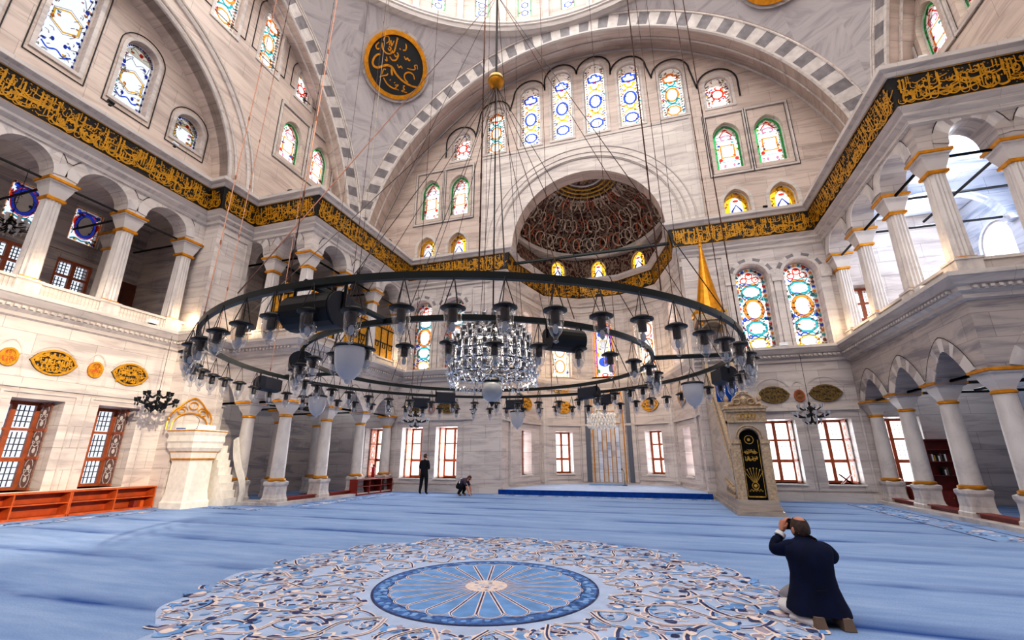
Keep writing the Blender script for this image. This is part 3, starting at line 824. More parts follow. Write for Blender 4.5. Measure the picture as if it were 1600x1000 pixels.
# ------------------------------------------------------------------ windows
GK = ['pane', 'lead', 'gblue', 'gyel', 'gred', 'ggrn', 'gteal', 'gor', 'gpink', 'gtan', 'gnavy', 'gvio', 'skyp', 'white']
GI = {k: i for i, k in enumerate(GK)}
GM = [M[k] for k in GK]
WN = [0]
def oct_(c, v, r, ry=None, n=8): return circle(c, v, r, n, ry, PI / n)
def stained(fr, c, h, a, b, kind, style, w=.22, label=None):
    """one leaded window: stone rim named window_n, with its pane as a part"""
    WN[0] += 1; nm = 'window_%d' % WN[0]
    top = 'pointed' if kind in ('pair', 'small') else ('flat' if kind == 'rect' else 'round')
    P = arch(c - h, c + h, a, b, top, 18)
    rim = MB(); rim.slab(fr, P, [grow(P, -.05)], w - .03, w + .08)
    o = rim.build(nm, M['trim']); tag(o, label, None, None, 'structure')
    g = MB(); w0, w1, w2 = w + .03, w + .02, w + .012
    g.poly(fr, P, w0, GI['skyp'] if style in ('E', 'F') else GI['pane'])
    def rb(pts, wd, col, closed=True, d=w1): g.ribbon(fr, pts, wd * (1.0 if col == 'lead' else WK), d, GI[col], closed)
    def pl(pts, col, d=w1): g.poly(fr, pts, d, GI[col])
    WK = 1.45 if style[0] in 'ABDG' else 1.15
    rnd = random.Random(WN[0] * 13 + 5)
    def inside_v(v):                            # half width of the opening at height v
        if top == 'flat': return h
        if top == 'round':
            vs = b - h
            return h if v <= vs else math.sqrt(max(h * h - (v - vs) ** 2, 0))
        vs = b - h * 1.3
        return h if v <= vs else h * max(0, 1 - ((v - vs) / (b - vs)) ** 1.6)
    def lattice(n, col='lead', r=.035):
        n = int(n * 2.6)          # little irregular quarries
        for i in range(n):
            v = a + .06 + (b - a - .12) * rnd.random(); hw = inside_v(v) - .05
            if hw < .08: continue
            u = c + rnd.choice((-1, 1)) * hw * rnd.uniform(.35, 1.0)
            an = rnd.random() * PI; q = r * rnd.uniform(.8, 2.4)
            if rnd.random() < .45: pl(oct_(u, v, q * .9, q * .7, 6), rnd.choice(['gtan', 'gor', 'gyel', 'gblue', 'gteal', 'gpink']), w + .024)
            rb([(u - q * math.cos(an), v - q * math.sin(an)), (u + q * .4, v + q * .5), (u + q * math.cos(an), v + q * math.sin(an))], .022, col, False, w2)
    def border(cols, n, off=.1, wd=.07):
        Q = grow(P, -off); L = len(Q); k = 0
        pts = []
        for i in range(L):
            p, q = Q[i], Q[(i + 1) % L]; m = max(1, round(math.hypot(q[0] - p[0], q[1] - p[1]) / .11))
            pts += [(p[0] + (q[0] - p[0]) * t / m, p[1] + (q[1] - p[1]) * t / m) for t in range(m)]
        for i in range(0, len(pts) - 1, 1):
            k += 1
            rb([pts[i], pts[i + 1]], wd, cols[k % len(cols)], False)
            if k % 2: rb([pts[i], (pts[i][0] * .97 + c * .03, pts[i][1])], wd * .9, 'lead', False, w2)
    def petals(u, v, r, col, n=6, a0=0.0, ln=.16):
        for k in range(n):
            an = a0 + 2 * PI * k / n
            rb(bez([(u + r * math.cos(an), v + r * math.sin(an)), (u + (r + ln * .6) * math.cos(an + .25), v + (r + ln * .6) * math.sin(an + .25)), (u + (r + ln) * math.cos(an), v + (r + ln) * math.sin(an))], 4), .05, col, False)
    H = b - a
    rb(grow(P, -.035), .03, 'lead', True, w2)
    if style[0] == 'A':
        main, leaf = {'A1': ('gblue', 'gyel'), 'A2': ('gblue', 'gyel'), 'A3': ('gor', 'gteal'), 'A4': ('gred', 'gtan')}[style]
        if H > 2.4:
            n = 3
            ys = [a + H * .16, a + H * .47, a + H * .80]
            rb(oct_(c, ys[0], h * .58, .3), .07, main); rb(oct_(c, ys[1], h * .52, .42, 16), .08, main)
            rb(bez([(c - .3, ys[2] - .22), (c - .34, ys[2] + .1), (c - .16, ys[2] + .12), (c - .12, ys[2] + .26), (c + .12, ys[2] + .26), (c + .16, ys[2] + .12), (c + .34, ys[2] + .1), (c + .3, ys[2] - .22), (c - .3, ys[2] - .22)], 4), .08, main)
            for v in ((ys[0] + ys[1]) / 2 - .06, (ys[1] + ys[2]) / 2 + .02):
                for sg in (-1, 1):
                    rb(bez([(c, v), (c + sg * .18, v + .1), (c + sg * .22, v + .28), (c + sg * .36, v + .2)], 4), .07, leaf, False)
                    rb(bez([(c, v), (c + sg * .2, v - .08), (c + sg * .34, v - .22)], 4), .06, leaf, False)
            pl(oct_(c, ys[2] - .3, .12, .06), 'gred')
            pl([(c - .42, a + .06), (c - .2, a + .14), (c - .42, a + .2)], 'gred'); pl([(c + .42, a + .06), (c + .42, a + .2), (c + .2, a + .14)], 'gred')
        else:
            v = a + H * .48; rb(circle(c, v, h * .45, 18), .06, main)
            petals(c, v, h * .5, leaf if style != 'A4' else 'gred', 8)
            pl(oct_(c, a + .14, .2, .06), 'gpink')
        for sg in (-1, 1):
            u = c + sg * h * .8
            v = a + .1
            while v < b - h * .7:
                rb([(u - .09, v), (u + .07, v + .1), (u + .07, v + .02)], .02, 'lead', False, w2); pl(oct_(u - sg * .02, v + .05, .06, .05, 6), [leaf, 'gtan', main, leaf][int(v * 9) % 4], w + .024); rb([(u - sg * .14, v - .04), (u - sg * .02, v + .09), (u - sg * .16, v + .14)], .02, 'lead', False, w2); v += .17
        lattice(46)
    elif style == 'B':
        rb(grow(P, -.09), .09, 'ggrn'); rb(grow(P, -.19), .02, 'lead', True, w2)
        v = a + H * .42; rb(rect(c - .3, v - .34, c + .3, v + .34), .07, 'gor'); rb(rect(c - .36, v - .4, c + .36, v + .4), .018, 'lead', True, w2)
        for sg in (-1, 1):
            rb(bez([(c, b - .62), (c + sg * .18, b - .66), (c + sg * .22, b - .82), (c + sg * .06, b - .86)], 4), .05, 'gpink', False)
            rb(bez([(c + sg * .08, b - .4), (c + sg * .2, b - .55), (c + sg * .3, b - .7)], 4), .045, 'gred', False)
            pl(oct_(c + sg * .36, v - .46, .1, .1), 'gred'); pl(oct_(c + sg * .2, a + .3, .06, .1), 'gpink')
        pl([(c - .16, b - .36), (c + .16, b - .36), (c, b - .24)], 'gred')
        for t in (.2, .66, .74): rb([(c - h * .8, a + H * t), (c + h * .8, a + H * t)], .025, 'gteal', False)
        lattice(26)
    elif style == 'C':
        Q = grow(P, -.14)
        rb(Q[1:] + Q[:1], .24, 'gyel', False)
        rb([(c - .32, a + .1), (c - .18, a + H * .34), (c, a + H * .52), (c + .18, a + H * .34), (c + .32, a + .1)], .07, 'gnavy', False, w2)
        pl(oct_(c, a + H * .66, .14, .07), 'gred', w2)
        for sg in (-1, 1): pl(oct_(c + sg * .2, a + .2, .07, .05), 'gblue', w2)
        lattice(16)
    elif style == 'D':
        border(['gtan', 'gor', 'pane', 'gblue', 'gtan', 'gred', 'pane', 'gteal'], 60, .09, .12)
        ys = [a + H * .09, a + H * .27, a + H * .49, a + H * .70]
        rb(circle(c, ys[2], .36, 22, .46), .1, 'gor'); rb(circle(c, ys[2], .42, 22, .52), .02, 'lead', True, w2)
        for v in (ys[1], ys[3]):
            rb(oct_(c, v, .4, .3), .07, 'gteal'); rb(oct_(c, v, .45, .35), .018, 'lead', True, w2)
        rb(oct_(c, ys[0], .38, .24), .05, 'gyel')
        for sg in (-1, 1):
            pl(oct_(c + sg * .42, a + .16, .11, .08), 'gyel'); pl(oct_(c + sg * .44, ys[1] + .42, .09, .1), 'gblue'); pl(oct_(c + sg * .44, ys[3] - .36, .08, .1), 'gteal')
            rb(circle(c + sg * .24, a + H * .85, .13, 12), .035, 'gred')
        rb(circle(c, a + H * .9, .14, 12), .035, 'gred'); pl(oct_(c, a + H * .92, .09, .07), 'gred'); rb([(c - .24, a + H * .79), (c + .24, a + H * .79)], .06, 'gor', False)
        for v in (ys[0] + .32, ys[1] + .42, ys[2] + .56, ys[3] + .38, ys[1] - .4):
            for sg in (-1, 1): rb(bez([(c, v), (c + sg * .16, v + .05), (c + sg * .3, v - .04), (c + sg * .4, v + .1)], 4), .035, 'gteal' if sg > 0 else 'gblue', False); rb(bez([(c, v - .03), (c + sg * .2, v - .08), (c + sg * .42, v - .02)], 4), .02, 'lead', False, w2)
        lattice(110, r=.03)
    elif style == 'E':
        Q = grow(P, -.07); L = len(Q)
        for i in range(L):
            p, q = Q[i], Q[(i + 1) % L]; m = max(1, round(math.hypot(q[0] - p[0], q[1] - p[1]) / .14))
            for t in range(m):
                if (i + t) % 2 == 0 or m == 1:
                    rb([(p[0] + (q[0] - p[0]) * t / m, p[1] + (q[1] - p[1]) * t / m), (p[0] + (q[0] - p[0]) * (t + .7) / m, p[1] + (q[1] - p[1]) * (t + .7) / m)], .06, 'gnavy', False)
        cap = [p for p in arch(c - h + .12, c + h - .12, b - h * .95, b - .12, 'round', 14)]
        pl(cap, 'gtan', w + .026); pl(oct_(c + .05, b - h * .62, .07, .09), 'gred', w2)
        for v in ([a + H * .42] if H > 1.6 else [a + H * .4]):
            rb(oct_(c, v, h * .72, .42, 6), .05, 'gyel'); rb(oct_(c, v, h * .8, .5, 6), .02, 'lead', True, w2)
        if H > 2:
            rb(bez([(c - h * .7, a + .5), (c - .2, a + .36), (c, a + .48), (c + .2, a + .36), (c + h * .7, a + .5)], 4), .045, 'gblue', False)
            for sg in (-1, 1):
                pl(oct_(c + sg * h * .68, a + H * .64, .06, .09), 'gnavy'); pl(oct_(c + sg * h * .5, a + .14, .07, .07), 'gyel'); pl(oct_(c + sg * h * .3, a + H * .2, .05, .08), 'gnavy')
        for sg in (-1, 1):
            rb(bez([(c, a + H * .68), (c + sg * .2, a + H * .74), (c + sg * .34, a + H * .66), (c + sg * .4, a + H * .78)], 4), .02, 'lead', False, w2)
            rb(bez([(c, b - h * .7), (c + sg * .18, b - h * .5), (c + sg * .3, b - h * .66), (c + sg * .14, b - h * .8)], 4), .018, 'lead', False, w2)
        lattice(34)
    elif style == 'F':
        rb(grow(P, -.06), .07, 'gor'); v = a + H * .52
        pl(circle(c, v, h * .5, 20, H * .26), 'white', w + .028)
        rb(circle(c, v, h * .58, 22, H * .3), .11, 'gnavy'); rb(circle(c, v, h * .7, 22, H * .36), .03, 'gred')
        for sg in (-1, 1):
            rb(bez([(c, b - .18), (c + sg * .2, b - .2), (c + sg * .3, b - .34)], 4), .07, 'gnavy', False)
            rb(bez([(c, a + .14), (c + sg * .2, a + .2), (c + sg * .36, a + .12)], 4), .05, 'gteal', False)
            pl(oct_(c + sg * h * .72, v + .1, .05, .16), 'gred'); pl(oct_(c + sg * h * .4, a + .14, .07, .05), 'gyel')
            pl(oct_(c + sg * h * .62, b - .2, .07, .07), 'gblue')
        lattice(18)
    elif style == 'G':                          # pale apse glass
        rb(grow(P, -.1), .14, 'gtan'); rb(grow(P, -.19), .02, 'lead', True, w2)
        for v in (a + H * .2, a + H * .48, a + H * .75): rb(circle(c, v, .3, 18, .38), .06, 'gor')
        lattice(30)
    elif style == 'H':                          # the vivid window over the mihrab
        rb(grow(P, -.07), .1, 'gor'); rb(grow(P, -.16), .06, 'gvio')
        pl(circle(c, a + H * .55, .3, 18, .42), 'pane'); rb(circle(c, a + H * .55, .33, 18, .45), .05, 'gyel')
        pl(circle(c, a + H * .28, .34, 18, .3), 'gblue'); pl(circle(c + .06, a + H * .28, .16, 12, .14), 'gpink', w2)
        for sg in (-1, 1):
            pl(oct_(c + sg * .36, a + H * .12, .1, .12), 'ggrn'); pl(oct_(c + sg * .36, a + H * .42, .09, .14), 'gyel'); pl(oct_(c + sg * .22, a + H * .78, .12, .16), 'gpink' if sg > 0 else 'gblue')
        rb(circle(c, a + .16, .16, 12, .1), .06, 'gred'); lattice(30)
    elif style == 'K':                          # drum window
        rb(grow(P, -.06), .06, 'ggrn'); rb(oct_(c, a + .42, .2, .2, 6), .06, 'gblue'); rb(oct_(c, a + 1.0, .2, .2, 6), .06, 'gblue'); lattice(16)
    g.build('pane', GM, o)
    return o

SD = {'left': 'left', 'right': 'right'}
def pos_top(i):
    return ['first', 'second', 'third', 'fourth', 'fifth', 'sixth', 'seventh', 'last'][i]
for i, (c, h, a, b, k) in enumerate(sorted(TOPF)):
    st = ['A4', 'A3', 'A2', 'A1', 'A1', 'A1', 'A3', 'A4'][i]
    stained(FRONT, c, h, a, b, k, st, label='round-headed stained glass window, %s from left in the row under the great arch' % pos_top(i))
for c, h, a, b, k in PAIRF:
    stained(FRONT, c, h, a, b, k, 'B', label='pointed green-bordered window in a stone frame, %s of the %s pair above front cornice' % ('outer' if abs(c) > 8 else 'inner', 'left' if c < 0 else 'right'))
for c, h, a, b, k in SMALF:
    stained(FRONT, c, h, a, b, k, 'C', label='small yellow pointed window sitting on the front cornice, %s of the %s pair' % ('outer' if abs(c) > 8 else 'inner', 'left' if c < 0 else 'right'))
for c, h, a, b in MIDF:
    stained(FRONT, c, h, a, b, 'mid', 'D', .5, label='tall stained glass window with oval rings, %s of the %s pair on the prayer wall' % ('outer' if abs(c) > 8 else 'inner', 'left' if c < 0 else 'right'))
APL = {1: 'far left side', 2: 'left diagonal', 3: 'centre', 4: 'right diagonal', 5: 'far right side'}
for fr, c, h, a, b, k, i in APW:
    if k == 'mid': stained(fr, c, h, a, b, 'mid', 'H' if i == 3 else 'G', .3, label='stained glass window in the middle storey of the prayer niche, on its %s' % APL[i])
    elif k == 'small': stained(fr, c, h, a, b, 'small', 'C', .1, label='small yellow and blue window under the carved half dome, %s one of three' % APL[i])
for fr, c, h, a, b, k, nm in WIN:
    if nm == 'left' and c < -2.5: continue
    lab = {'rec': 'pale stained glass window in recess of the %s upper wall, %s' , 'top': 'round-headed stained glass window in the %s arch wall, %s', 'pair': 'pointed stained glass window in a frame on the %s arch wall, %s'}[k]
    wh = {8.4: 'lowest of the climbing row', 6.15: 'middle of the climbing row', 3.9: 'topmost of the climbing row', 8.2: 'nearer to the camera', 10.2: 'farther from the camera', -2.05: 'its near end', 0.0: 'its tall centre', 2.05: 'right of the tall one', 4.15: 'its small far end'}[c]
    stained(fr, c, h, a, b, 'pair' if k == 'pair' else 'top', {'rec': 'E', 'top': 'A3' if b - a > 2.4 else 'A4', 'pair': 'B'}[k], label=lab % (nm, wh))
g2 = Fr((-17.4, 0, 0), (0, 1, 0), (-1, 0, 0))
for c, a, b in gy:
    stained(g2, c, .5, 9.25, 10.7, 'rect', 'F', .1, label='blue and red stained glass window on the rear wall of the left gallery, %s' % ('nearer one' if c < 3 else 'farther one'))
for i, (fr, a) in enumerate(DW):
    stained(fr, 0, .42, ZD + .8, ZD + 3.0, 'top', 'K', .1, label='small window at the base of the dome, %s' % ['rightmost at the top edge', 'second from right at the top edge', 'second from left at the top edge', 'leftmost at the top edge'][i % 4])
for s, cs in ((1, (8.6, 10.9, 13.2)), (-1, (10.9,))):
    of = Fr((s * 15.0, 0, 0), (0, 1, 0), (s, 0, 0))
    for c in cs:
        WN[0] += 1; hw_ = .85 if s > 0 else .7; P = arch(c - hw_, c + hw_, 6.4, 9.9)
        r = MB(); r.slab(of, P, [grow(P, -.07)], .1, .2)
        o = r.build('window_%d' % WN[0], M['trim']); tag(o, 'plain arched window on the outer wall of the %s gallery, %s' % ('right' if s > 0 else 'left', {8.6: 'nearest', 10.9: 'middle', 13.2: 'farthest'}[c]), None, None, 'structure')
        g = MB(); g.poly(of, P, .15, 0); g.build('pane', M['wpane'], o)

def casement(fr, c, h, a, b, depth, label, jamb=1, blue=False, grid=(2, 4), shutter=True, cols=2):
    """timber window set deep in its opening, an openwork shutter folded on the jamb"""
    WN[0] += 1; o = thing('window_%d' % WN[0], label, None, kind='structure')
    f = MB(); H = b - a
    P = rect(c - h, a, c + h, b); w = depth
    f.slab(fr, P, [grow(P, -.09)], w - .06, w + .06)
    for k in range(1, cols):
        u = c - h + 2 * h * k / cols; f.slab(fr, rect(u - .06, a, u + .06, b), (), w - .07, w + .05)
    for t, q in ((.34, .06), (.68, .035)):
        f.slab(fr, rect(c - h, a + H * t - q, c + h, a + H * t + q), (), w - .075, w + .05)
    wf = f.build('window_frame', M['frame'], o)
    g = MB(); gt = .012 if blue else .006
    cw = 2 * h / cols
    for k in range(cols):
        u0, u1 = c - h + cw * k + .08, c - h + cw * (k + 1) - .08
        for t0, t1 in ((.04, .32), (.37, .65), (.71, .96)) if blue else ((.37, .65), (.71, .96)):
            v0, v1 = a + H * t0, a + H * t1
            for i in range(1, grid[0] + 1):
                u = u0 + (u1 - u0) * i / (grid[0] + 1); g.slab(fr, rect(u - gt, v0, u + gt, v1), (), w + .07, w + .085)
            for i in range(1, grid[1]):
                v = v0 + (v1 - v0) * i / grid[1]; g.slab(fr, rect(u0, v - gt, u1, v + gt), (), w + .07, w + .085)
    g.build('grille', M['blackmetal'], wf)
    p = MB(); p.poly(fr, P, w, 0); p.build('pane', M['skyp' if blue else 'pane'], wf)
    sl = MB(); sl.slab(fr, rect(c - h - .04, a - .06, c + h + .04, a), (), -.06, w); sl.build('window_sill', M['white'], o)
    if shutter:
        uj = c + jamb * (h - .015)
        sf = Fr(fr(uj, 0, 0), tuple(fr.w), tuple(fr.u * -jamb))
        q = MB(); u0, u1 = depth * .42, depth * .86
        q.slab(sf, rect(u0, a + .03, u1, b - .03), (), 0, .03, 0)
        for t in (.02, .36, .68, .97): q.slab(sf, rect(u0 - .01, a + H * t - .05, u1 + .01, a + H * t + .03), (), .0, .045, 2)
        um = (u0 + u1) / 2; r = (u1 - u0) * .36
        for j, t in enumerate((.12, .25, .44, .58, .75, .88)):
            v = a + H * t
            q.ribbon(sf, circle(um, v, r, 12, r * 1.35), .03, .034, 1, True); q.poly(sf, circle(um, v, r * .45, 8), .034, 1)
            for sg in (-1, 1):
                q.ribbon(sf, bez([(um, v + r * 1.3), (um + sg * r * .9, v + r * 1.6), (um + sg * r, v + r * 2.2)], 4), .025, .034, 1)
        q.build('shutter', [M['carveb'], M['carvew'], M['frame']] if blue else ([M['carve'], M['carvew'], M['frame']] if jamb < 0 else [M['carvew'], M['carve'], M['frame']]), o)
    return o
WL = {7.3: 'inner', 9.2: 'outer', 11.35: 'aisle'}
for c, h, a, b in LOWF:
    s = -1 if c < 0 else 1; k = WL[round(abs(c), 2)]
    lab = 'deep red-framed lower window, %s of prayer wall, %s' % ('left' if s < 0 else 'right', {'inner': 'nearer the niche', 'outer': 'nearer the columns', 'aisle': 'seen behind the columns'}[k])
    casement(FRONT, c, h, a, b, 1.1, lab, s)
for c, h, a, b in GALF:
    casement(FRONT, c, h, a, b, .6, 'red-framed window in the upper %s gallery, end wall' % ('left' if c < 0 else 'right'), 1 if c > 0 else -1, shutter=False)
for fr, c, h, a, b, k, i in APW:
    if k == 'low': casement(fr, c, h, a, b, .62, 'lower window with red-brown frame inside the prayer niche, on its %s' % APL[i], -1 if i < 3 else 1)
lw = side(-1, LX)
for c, h, a, b in LOWS:
    if c < -1: continue
    casement(lw, c, h, a, b, 1.1, 'deep window with grille in the sunlit left wall, %s' % {-.66: 'at the picture edge', 2.0: 'left of the narrow wall strip', 4.07: 'next to the pulpit'}[c], 1, True, (3, 4), cols=2 if c < 3 else 2)
for c, a, b in gy:
    casement(g2, c, .55, 6.6, 8.5, .1, 'small square-paned window low on the rear wall of the left gallery, %s' % ('nearer one' if c < 3 else 'farther one'), 1, True, (3, 4), False)
o = thing('door_1', 'brown wooden door on the rear wall of the left gallery', None, kind='structure')
d = MB(); d.slab(g2, rect(5.0, 5.95, 6.5, 8.35), (), -.05, .1)
for u in (5.35, 6.0): d.slab(g2, rect(u - .2, 6.2, u + .25, 8.1), (), -.08, -.05)
dp = d.build('door_panel', M['door'], o)
d = MB(); d.lathe([(.0, 0), (.04, .01), (.045, .04), (0, .06)], 10); d.xf(Matrix.Translation((-17.26, 5.12, 7.1)) @ Matrix.Rotation(PI / 2, 4, 'Y')); d.build('door_handle', M['goldd'], dp)

# ------------------------------------------------------------------ the band of gilded writing
def script(mb, fr, L, H, rnd, mi=0, dens=1.0, w=0.0, wd=None):
    """interlaced large script: tall shafts, bowls, loops, sweeps and dots over length L, height H"""
    wd = wd or H * .055; cn = [0]
    def st(pts, k=1.0):
        pts = bez(pts, 4); n = len(pts)
        cn[0] += 1
        mb.ribbon(fr, pts, [wd * k * (.45 + .75 * math.sin(PI * (.12 + .8 * i / n))) for i in range(n)], w + 1e-5 * (cn[0] % 80), mi)
    u = H * .1
    while u < L - H * .12:
        r = rnd.random(); q = H * rnd.uniform(.85, 1.15)
        if r < .36:                             # upright shafts with serif
            t = rnd.uniform(-.05, .02) * H
            st([(u, H * .3 + rnd.random() * H * .12), (u + t * .4, H * .6), (u + t, H * .93)], 1.1)
            st([(u + t, H * .93), (u + t - .05 * H, H * .86)], .9)
        elif r < .58:                           # bowl
            st([(u - .14 * q, .42 * H), (u - .16 * q, .2 * H), (u, .08 * H), (u + .18 * q, .18 * H), (u + .2 * q, .42 * H)])
        elif r < .74:                           # loop with tail
            v = rnd.uniform(.3, .62) * H; e = .085 * q
            st([(u + e * math.cos(x), v + e * math.sin(x)) for x in [k * PI / 4 for k in range(9)]] + [(u + e * .6, v - .12 * q), (u - .12 * q, v - .2 * q)])
        elif r < .9:                            # long sweep
            v = rnd.uniform(.12, .6) * H; n = q * rnd.uniform(.5, .9)
            st([(u - n * .4, v + .06 * H), (u - n * .15, v - .05 * H), (u + n * .2, v), (u + n * .5, v + .1 * H)], 1.1)
        else:                                   # teeth
            v = rnd.uniform(.3, .5) * H
            st([(u - .15 * q, v + .12 * H), (u - .12 * q, v), (u - .06 * q, v + .1 * H), (u - .02 * q, v), (u + .05 * q, v + .1 * H), (u + .1 * q, v), (u + .2 * q, v + .02 * H)])
        if rnd.random() < .7:
            v = rnd.uniform(.12, .9) * H; e = .038 * H; x = u + rnd.uniform(-.1, .1) * H
            mb.poly(fr, [(x - e, v), (x, v - e), (x + e, v), (x, v + e)], w, mi)
        if rnd.random() < .35:
            v = rnd.uniform(.62, .85) * H; st([(u - .05 * H, v), (u, v + .05 * H), (u + .06 * H, v - .01 * H)], .7)
        u += H * rnd.uniform(.075, .14) / dens
rnd = random.Random(11); mb = MB()
nP = len(PLAN)
for i in range(nP - 1):
    a, b = Vector(PLAN[i]), Vector(PLAN[i + 1]); d = (b - a).normalized(); nr_ = Vector((d.y, -d.x))
    def off(j):
        p = Vector(PLAN[j])
        if j == 0 or j == nP - 1: return nr_ * .31
        u1 = (p - Vector(PLAN[j - 1])).normalized(); u2 = (Vector(PLAN[j + 1]) - p).normalized()
        n1 = Vector((u1.y, -u1.x)); n2 = Vector((u2.y, -u2.x)); m = n1 + n2
        return m / max(m.dot(n1), .25) * .31
    A = a + off(i); B = b + off(i + 1); L = (B - A).dot(d)
    if L < .25: continue
    vv = Vector((nr_.x * .14, nr_.y * .14, .9)).normalized()
    fr = Fr((A.x, A.y, 10.95), (d.x, d.y, 0), (nr_.x, nr_.y, 0), vv)
    f2 = fr.sub(0.03, .04, .018)
    script(mb, f2, L - .06, .82, rnd, 0, 1.1, 0.0, .038)
    script(mb, fr.sub(.05, .44, .019), L - .1, .44, rnd, 0, .6, 0.0, .022)
    script(mb, fr.sub(.05, .03, .0195), L - .1, .44, rnd, 0, .6, 0.0, .022)
    for v in (.012, .895):
        mb.ribbon(fr, [(.02, v), (L - .02, v)], .022, .016, 0)
mb.build('lettering', M['goldp'], BAND)
# ------------------------------------------------------------------ columns
def column_meshes(kind):
    P = {}
    if kind == 'low':
        b = MB(); b.lathe([(.42, 0), (.42, .1), (.39, .13), (.36, .25), (.36, .5), (.4, .58), (.4, .66), (.3, .7)], 4, a0=PI / 4, a1=PI / 4 + 2 * PI, sq=False)
        b.v = [(x * 1.02, y * 1.02, z) for x, y, z in b.v]
        P['pedestal'] = (b, 'column', None)
        g = MB(); g.lathe([(.27, .69), (.3, .71), (.3, .76), (.25, .79)], 20); P['base_ring'] = (g, 'gold', 40)
        sh = MB(); sh.lathe([(.245, .77), (.24, 1.2), (.225, 2.2), (.205, 2.93)], 20); P['shaft'] = (sh, 'column', 40)
        g = MB(); g.lathe([(.215, 2.92), (.24, 2.94), (.24, 2.99), (.215, 3.01)], 20); P['neck_ring'] = (g, 'gold', 40)
        c = MB(); c.lathe([(.22, 3.0), (.25, 3.08), (.36, 3.24), (.42, 3.38), (.5, 3.4), (.5, 3.52)], 4, a0=PI / 4, a1=PI / 4 + 2 * PI); P['capital'] = (c, 'column', None)
        g = MB(); g.lathe([(.53, 3.44), (.555, 3.45), (.555, 3.51), (.5, 3.525)], 4, a0=PI / 4, a1=PI / 4 + 2 * PI); P['abacus_band'] = (g, 'gold', None)
    else:
        b = MB(); b.box((0, 0, .0), (.56, .56, .86)); b.box((0, 0, .42), (.62, .62, .06)); P['pedestal'] = (b, 'column', None)
        g = MB(); g.lathe([(.3, .44), (.33, .46), (.33, .5), (.26, .52)], 4, a0=PI / 4, a1=PI / 4 + 2 * PI); P['base_ring'] = (g, 'gold', None)
        sh = MB(); n = 32; pr = []
        rows = []
        for z, k in ((.5, 1.0), (2.98, .84)):
            for i in range(n):
                a = 2 * PI * (i + .5) / n; q = .24 / max(abs(math.cos(a)), abs(math.sin(a))); q = min(q, .285) * (1.0 if i % 2 else .9)
                rows.append((q * k * math.cos(a), q * k * math.sin(a), z))
        sh.add(rows, [(i, (i + 1) % n, n + (i + 1) % n, n + i) for i in range(n)]); P['shaft'] = (sh, 'column', None)
        g = MB(); g.lathe([(.3, 2.97), (.34, 2.99), (.34, 3.06), (.3, 3.08)], 4, a0=PI / 4, a1=PI / 4 + 2 * PI); P['neck_ring'] = (g, 'gold', None)
        c = MB(); c.lathe([(.28, 3.05), (.31, 3.15), (.41, 3.36), (.44, 3.48), (.5, 3.5), (.5, 3.64)], 4, a0=PI / 4, a1=PI / 4 + 2 * PI); P['capital'] = (c, 'column', None)
        g = MB(); g.lathe([(.52, 3.54), (.55, 3.55), (.55, 3.625), (.49, 3.64)], 4, a0=PI / 4, a1=PI / 4 + 2 * PI); P['abacus_band'] = (g, 'gold', None)
    return P
PROT = {}
def place_column(kind, x, y, z, label, group):
    if kind not in PROT:
        o = thing('marble_column' if kind == 'low' else 'gallery_column', label, 'column', (x, y, z), 0, group)
        pt = {}
        for nm, (b, m, sm) in sorted(column_meshes(kind).items(), key=lambda q: q[0] not in ('pedestal', 'shaft', 'capital')):
            par = {'base_ring': 'pedestal', 'neck_ring': 'shaft', 'abacus_band': 'capital'}.get(nm)
            pt[nm] = b.build(nm, M[m], pt[par] if par else o, sm)
        PROT[kind] = o
    else:
        o = copy_tree(PROT[kind]); o.location = (x, y, z); tag(o, label, 'column', group)
    return o
for s, sd in ((-1, 'left'), (1, 'right')):
    for y, wh in ((7.45, 'at the near corner'), (9.68, 'one bay behind the corner'), (12.0, 'two bays behind the corner'), (14.22, 'set against the prayer wall')):
        place_column('low', s * 10.5, y, .1, 'round marble column of the %s ground-floor arcade, %s' % (sd, wh), 'ground floor arcade columns')
        place_column('up', s * 10.5, y, 6.0, 'fluted square column of the upper %s corner gallery, %s' % (sd, wh), 'upper gallery columns')
    place_column('low', s * 12.25, 7.45, .1, 'round marble column of the %s ground-floor arcade, outer one on the short near side' % sd, 'ground floor arcade columns')
    place_column('up', s * 12.25, 7.45, 6.0, 'fluted square column of the upper %s corner gallery, outer one on the short near side' % sd, 'upper gallery columns')
    if s < 0:
        for x, y in ((-12.9, 9.68), (-12.9, 12.0)):
            place_column('low', x, y, .05, 'round marble column standing inside the dim left aisle, %s' % ('nearer one' if y < 10 else 'farther one'), 'ground floor arcade columns')
for y in (-3.03, -.98, .98, 3.03, 5.1):
    if y < -1: continue
    place_column('up', -14.28, y, 6.0, 'fluted square column of the long left gallery, %s' % {-.98: 'hidden by the picture edge', .98: 'at the picture edge', 3.03: 'between the two windows', 5.1: 'against the far pier'}[y], 'upper gallery columns')
    if y > 1: place_column('up', -16.4, y + .9, 6.0, 'column standing further back inside the long left gallery, %s' % ('nearer one' if y < 4 else 'by the brown door'), 'upper gallery columns')

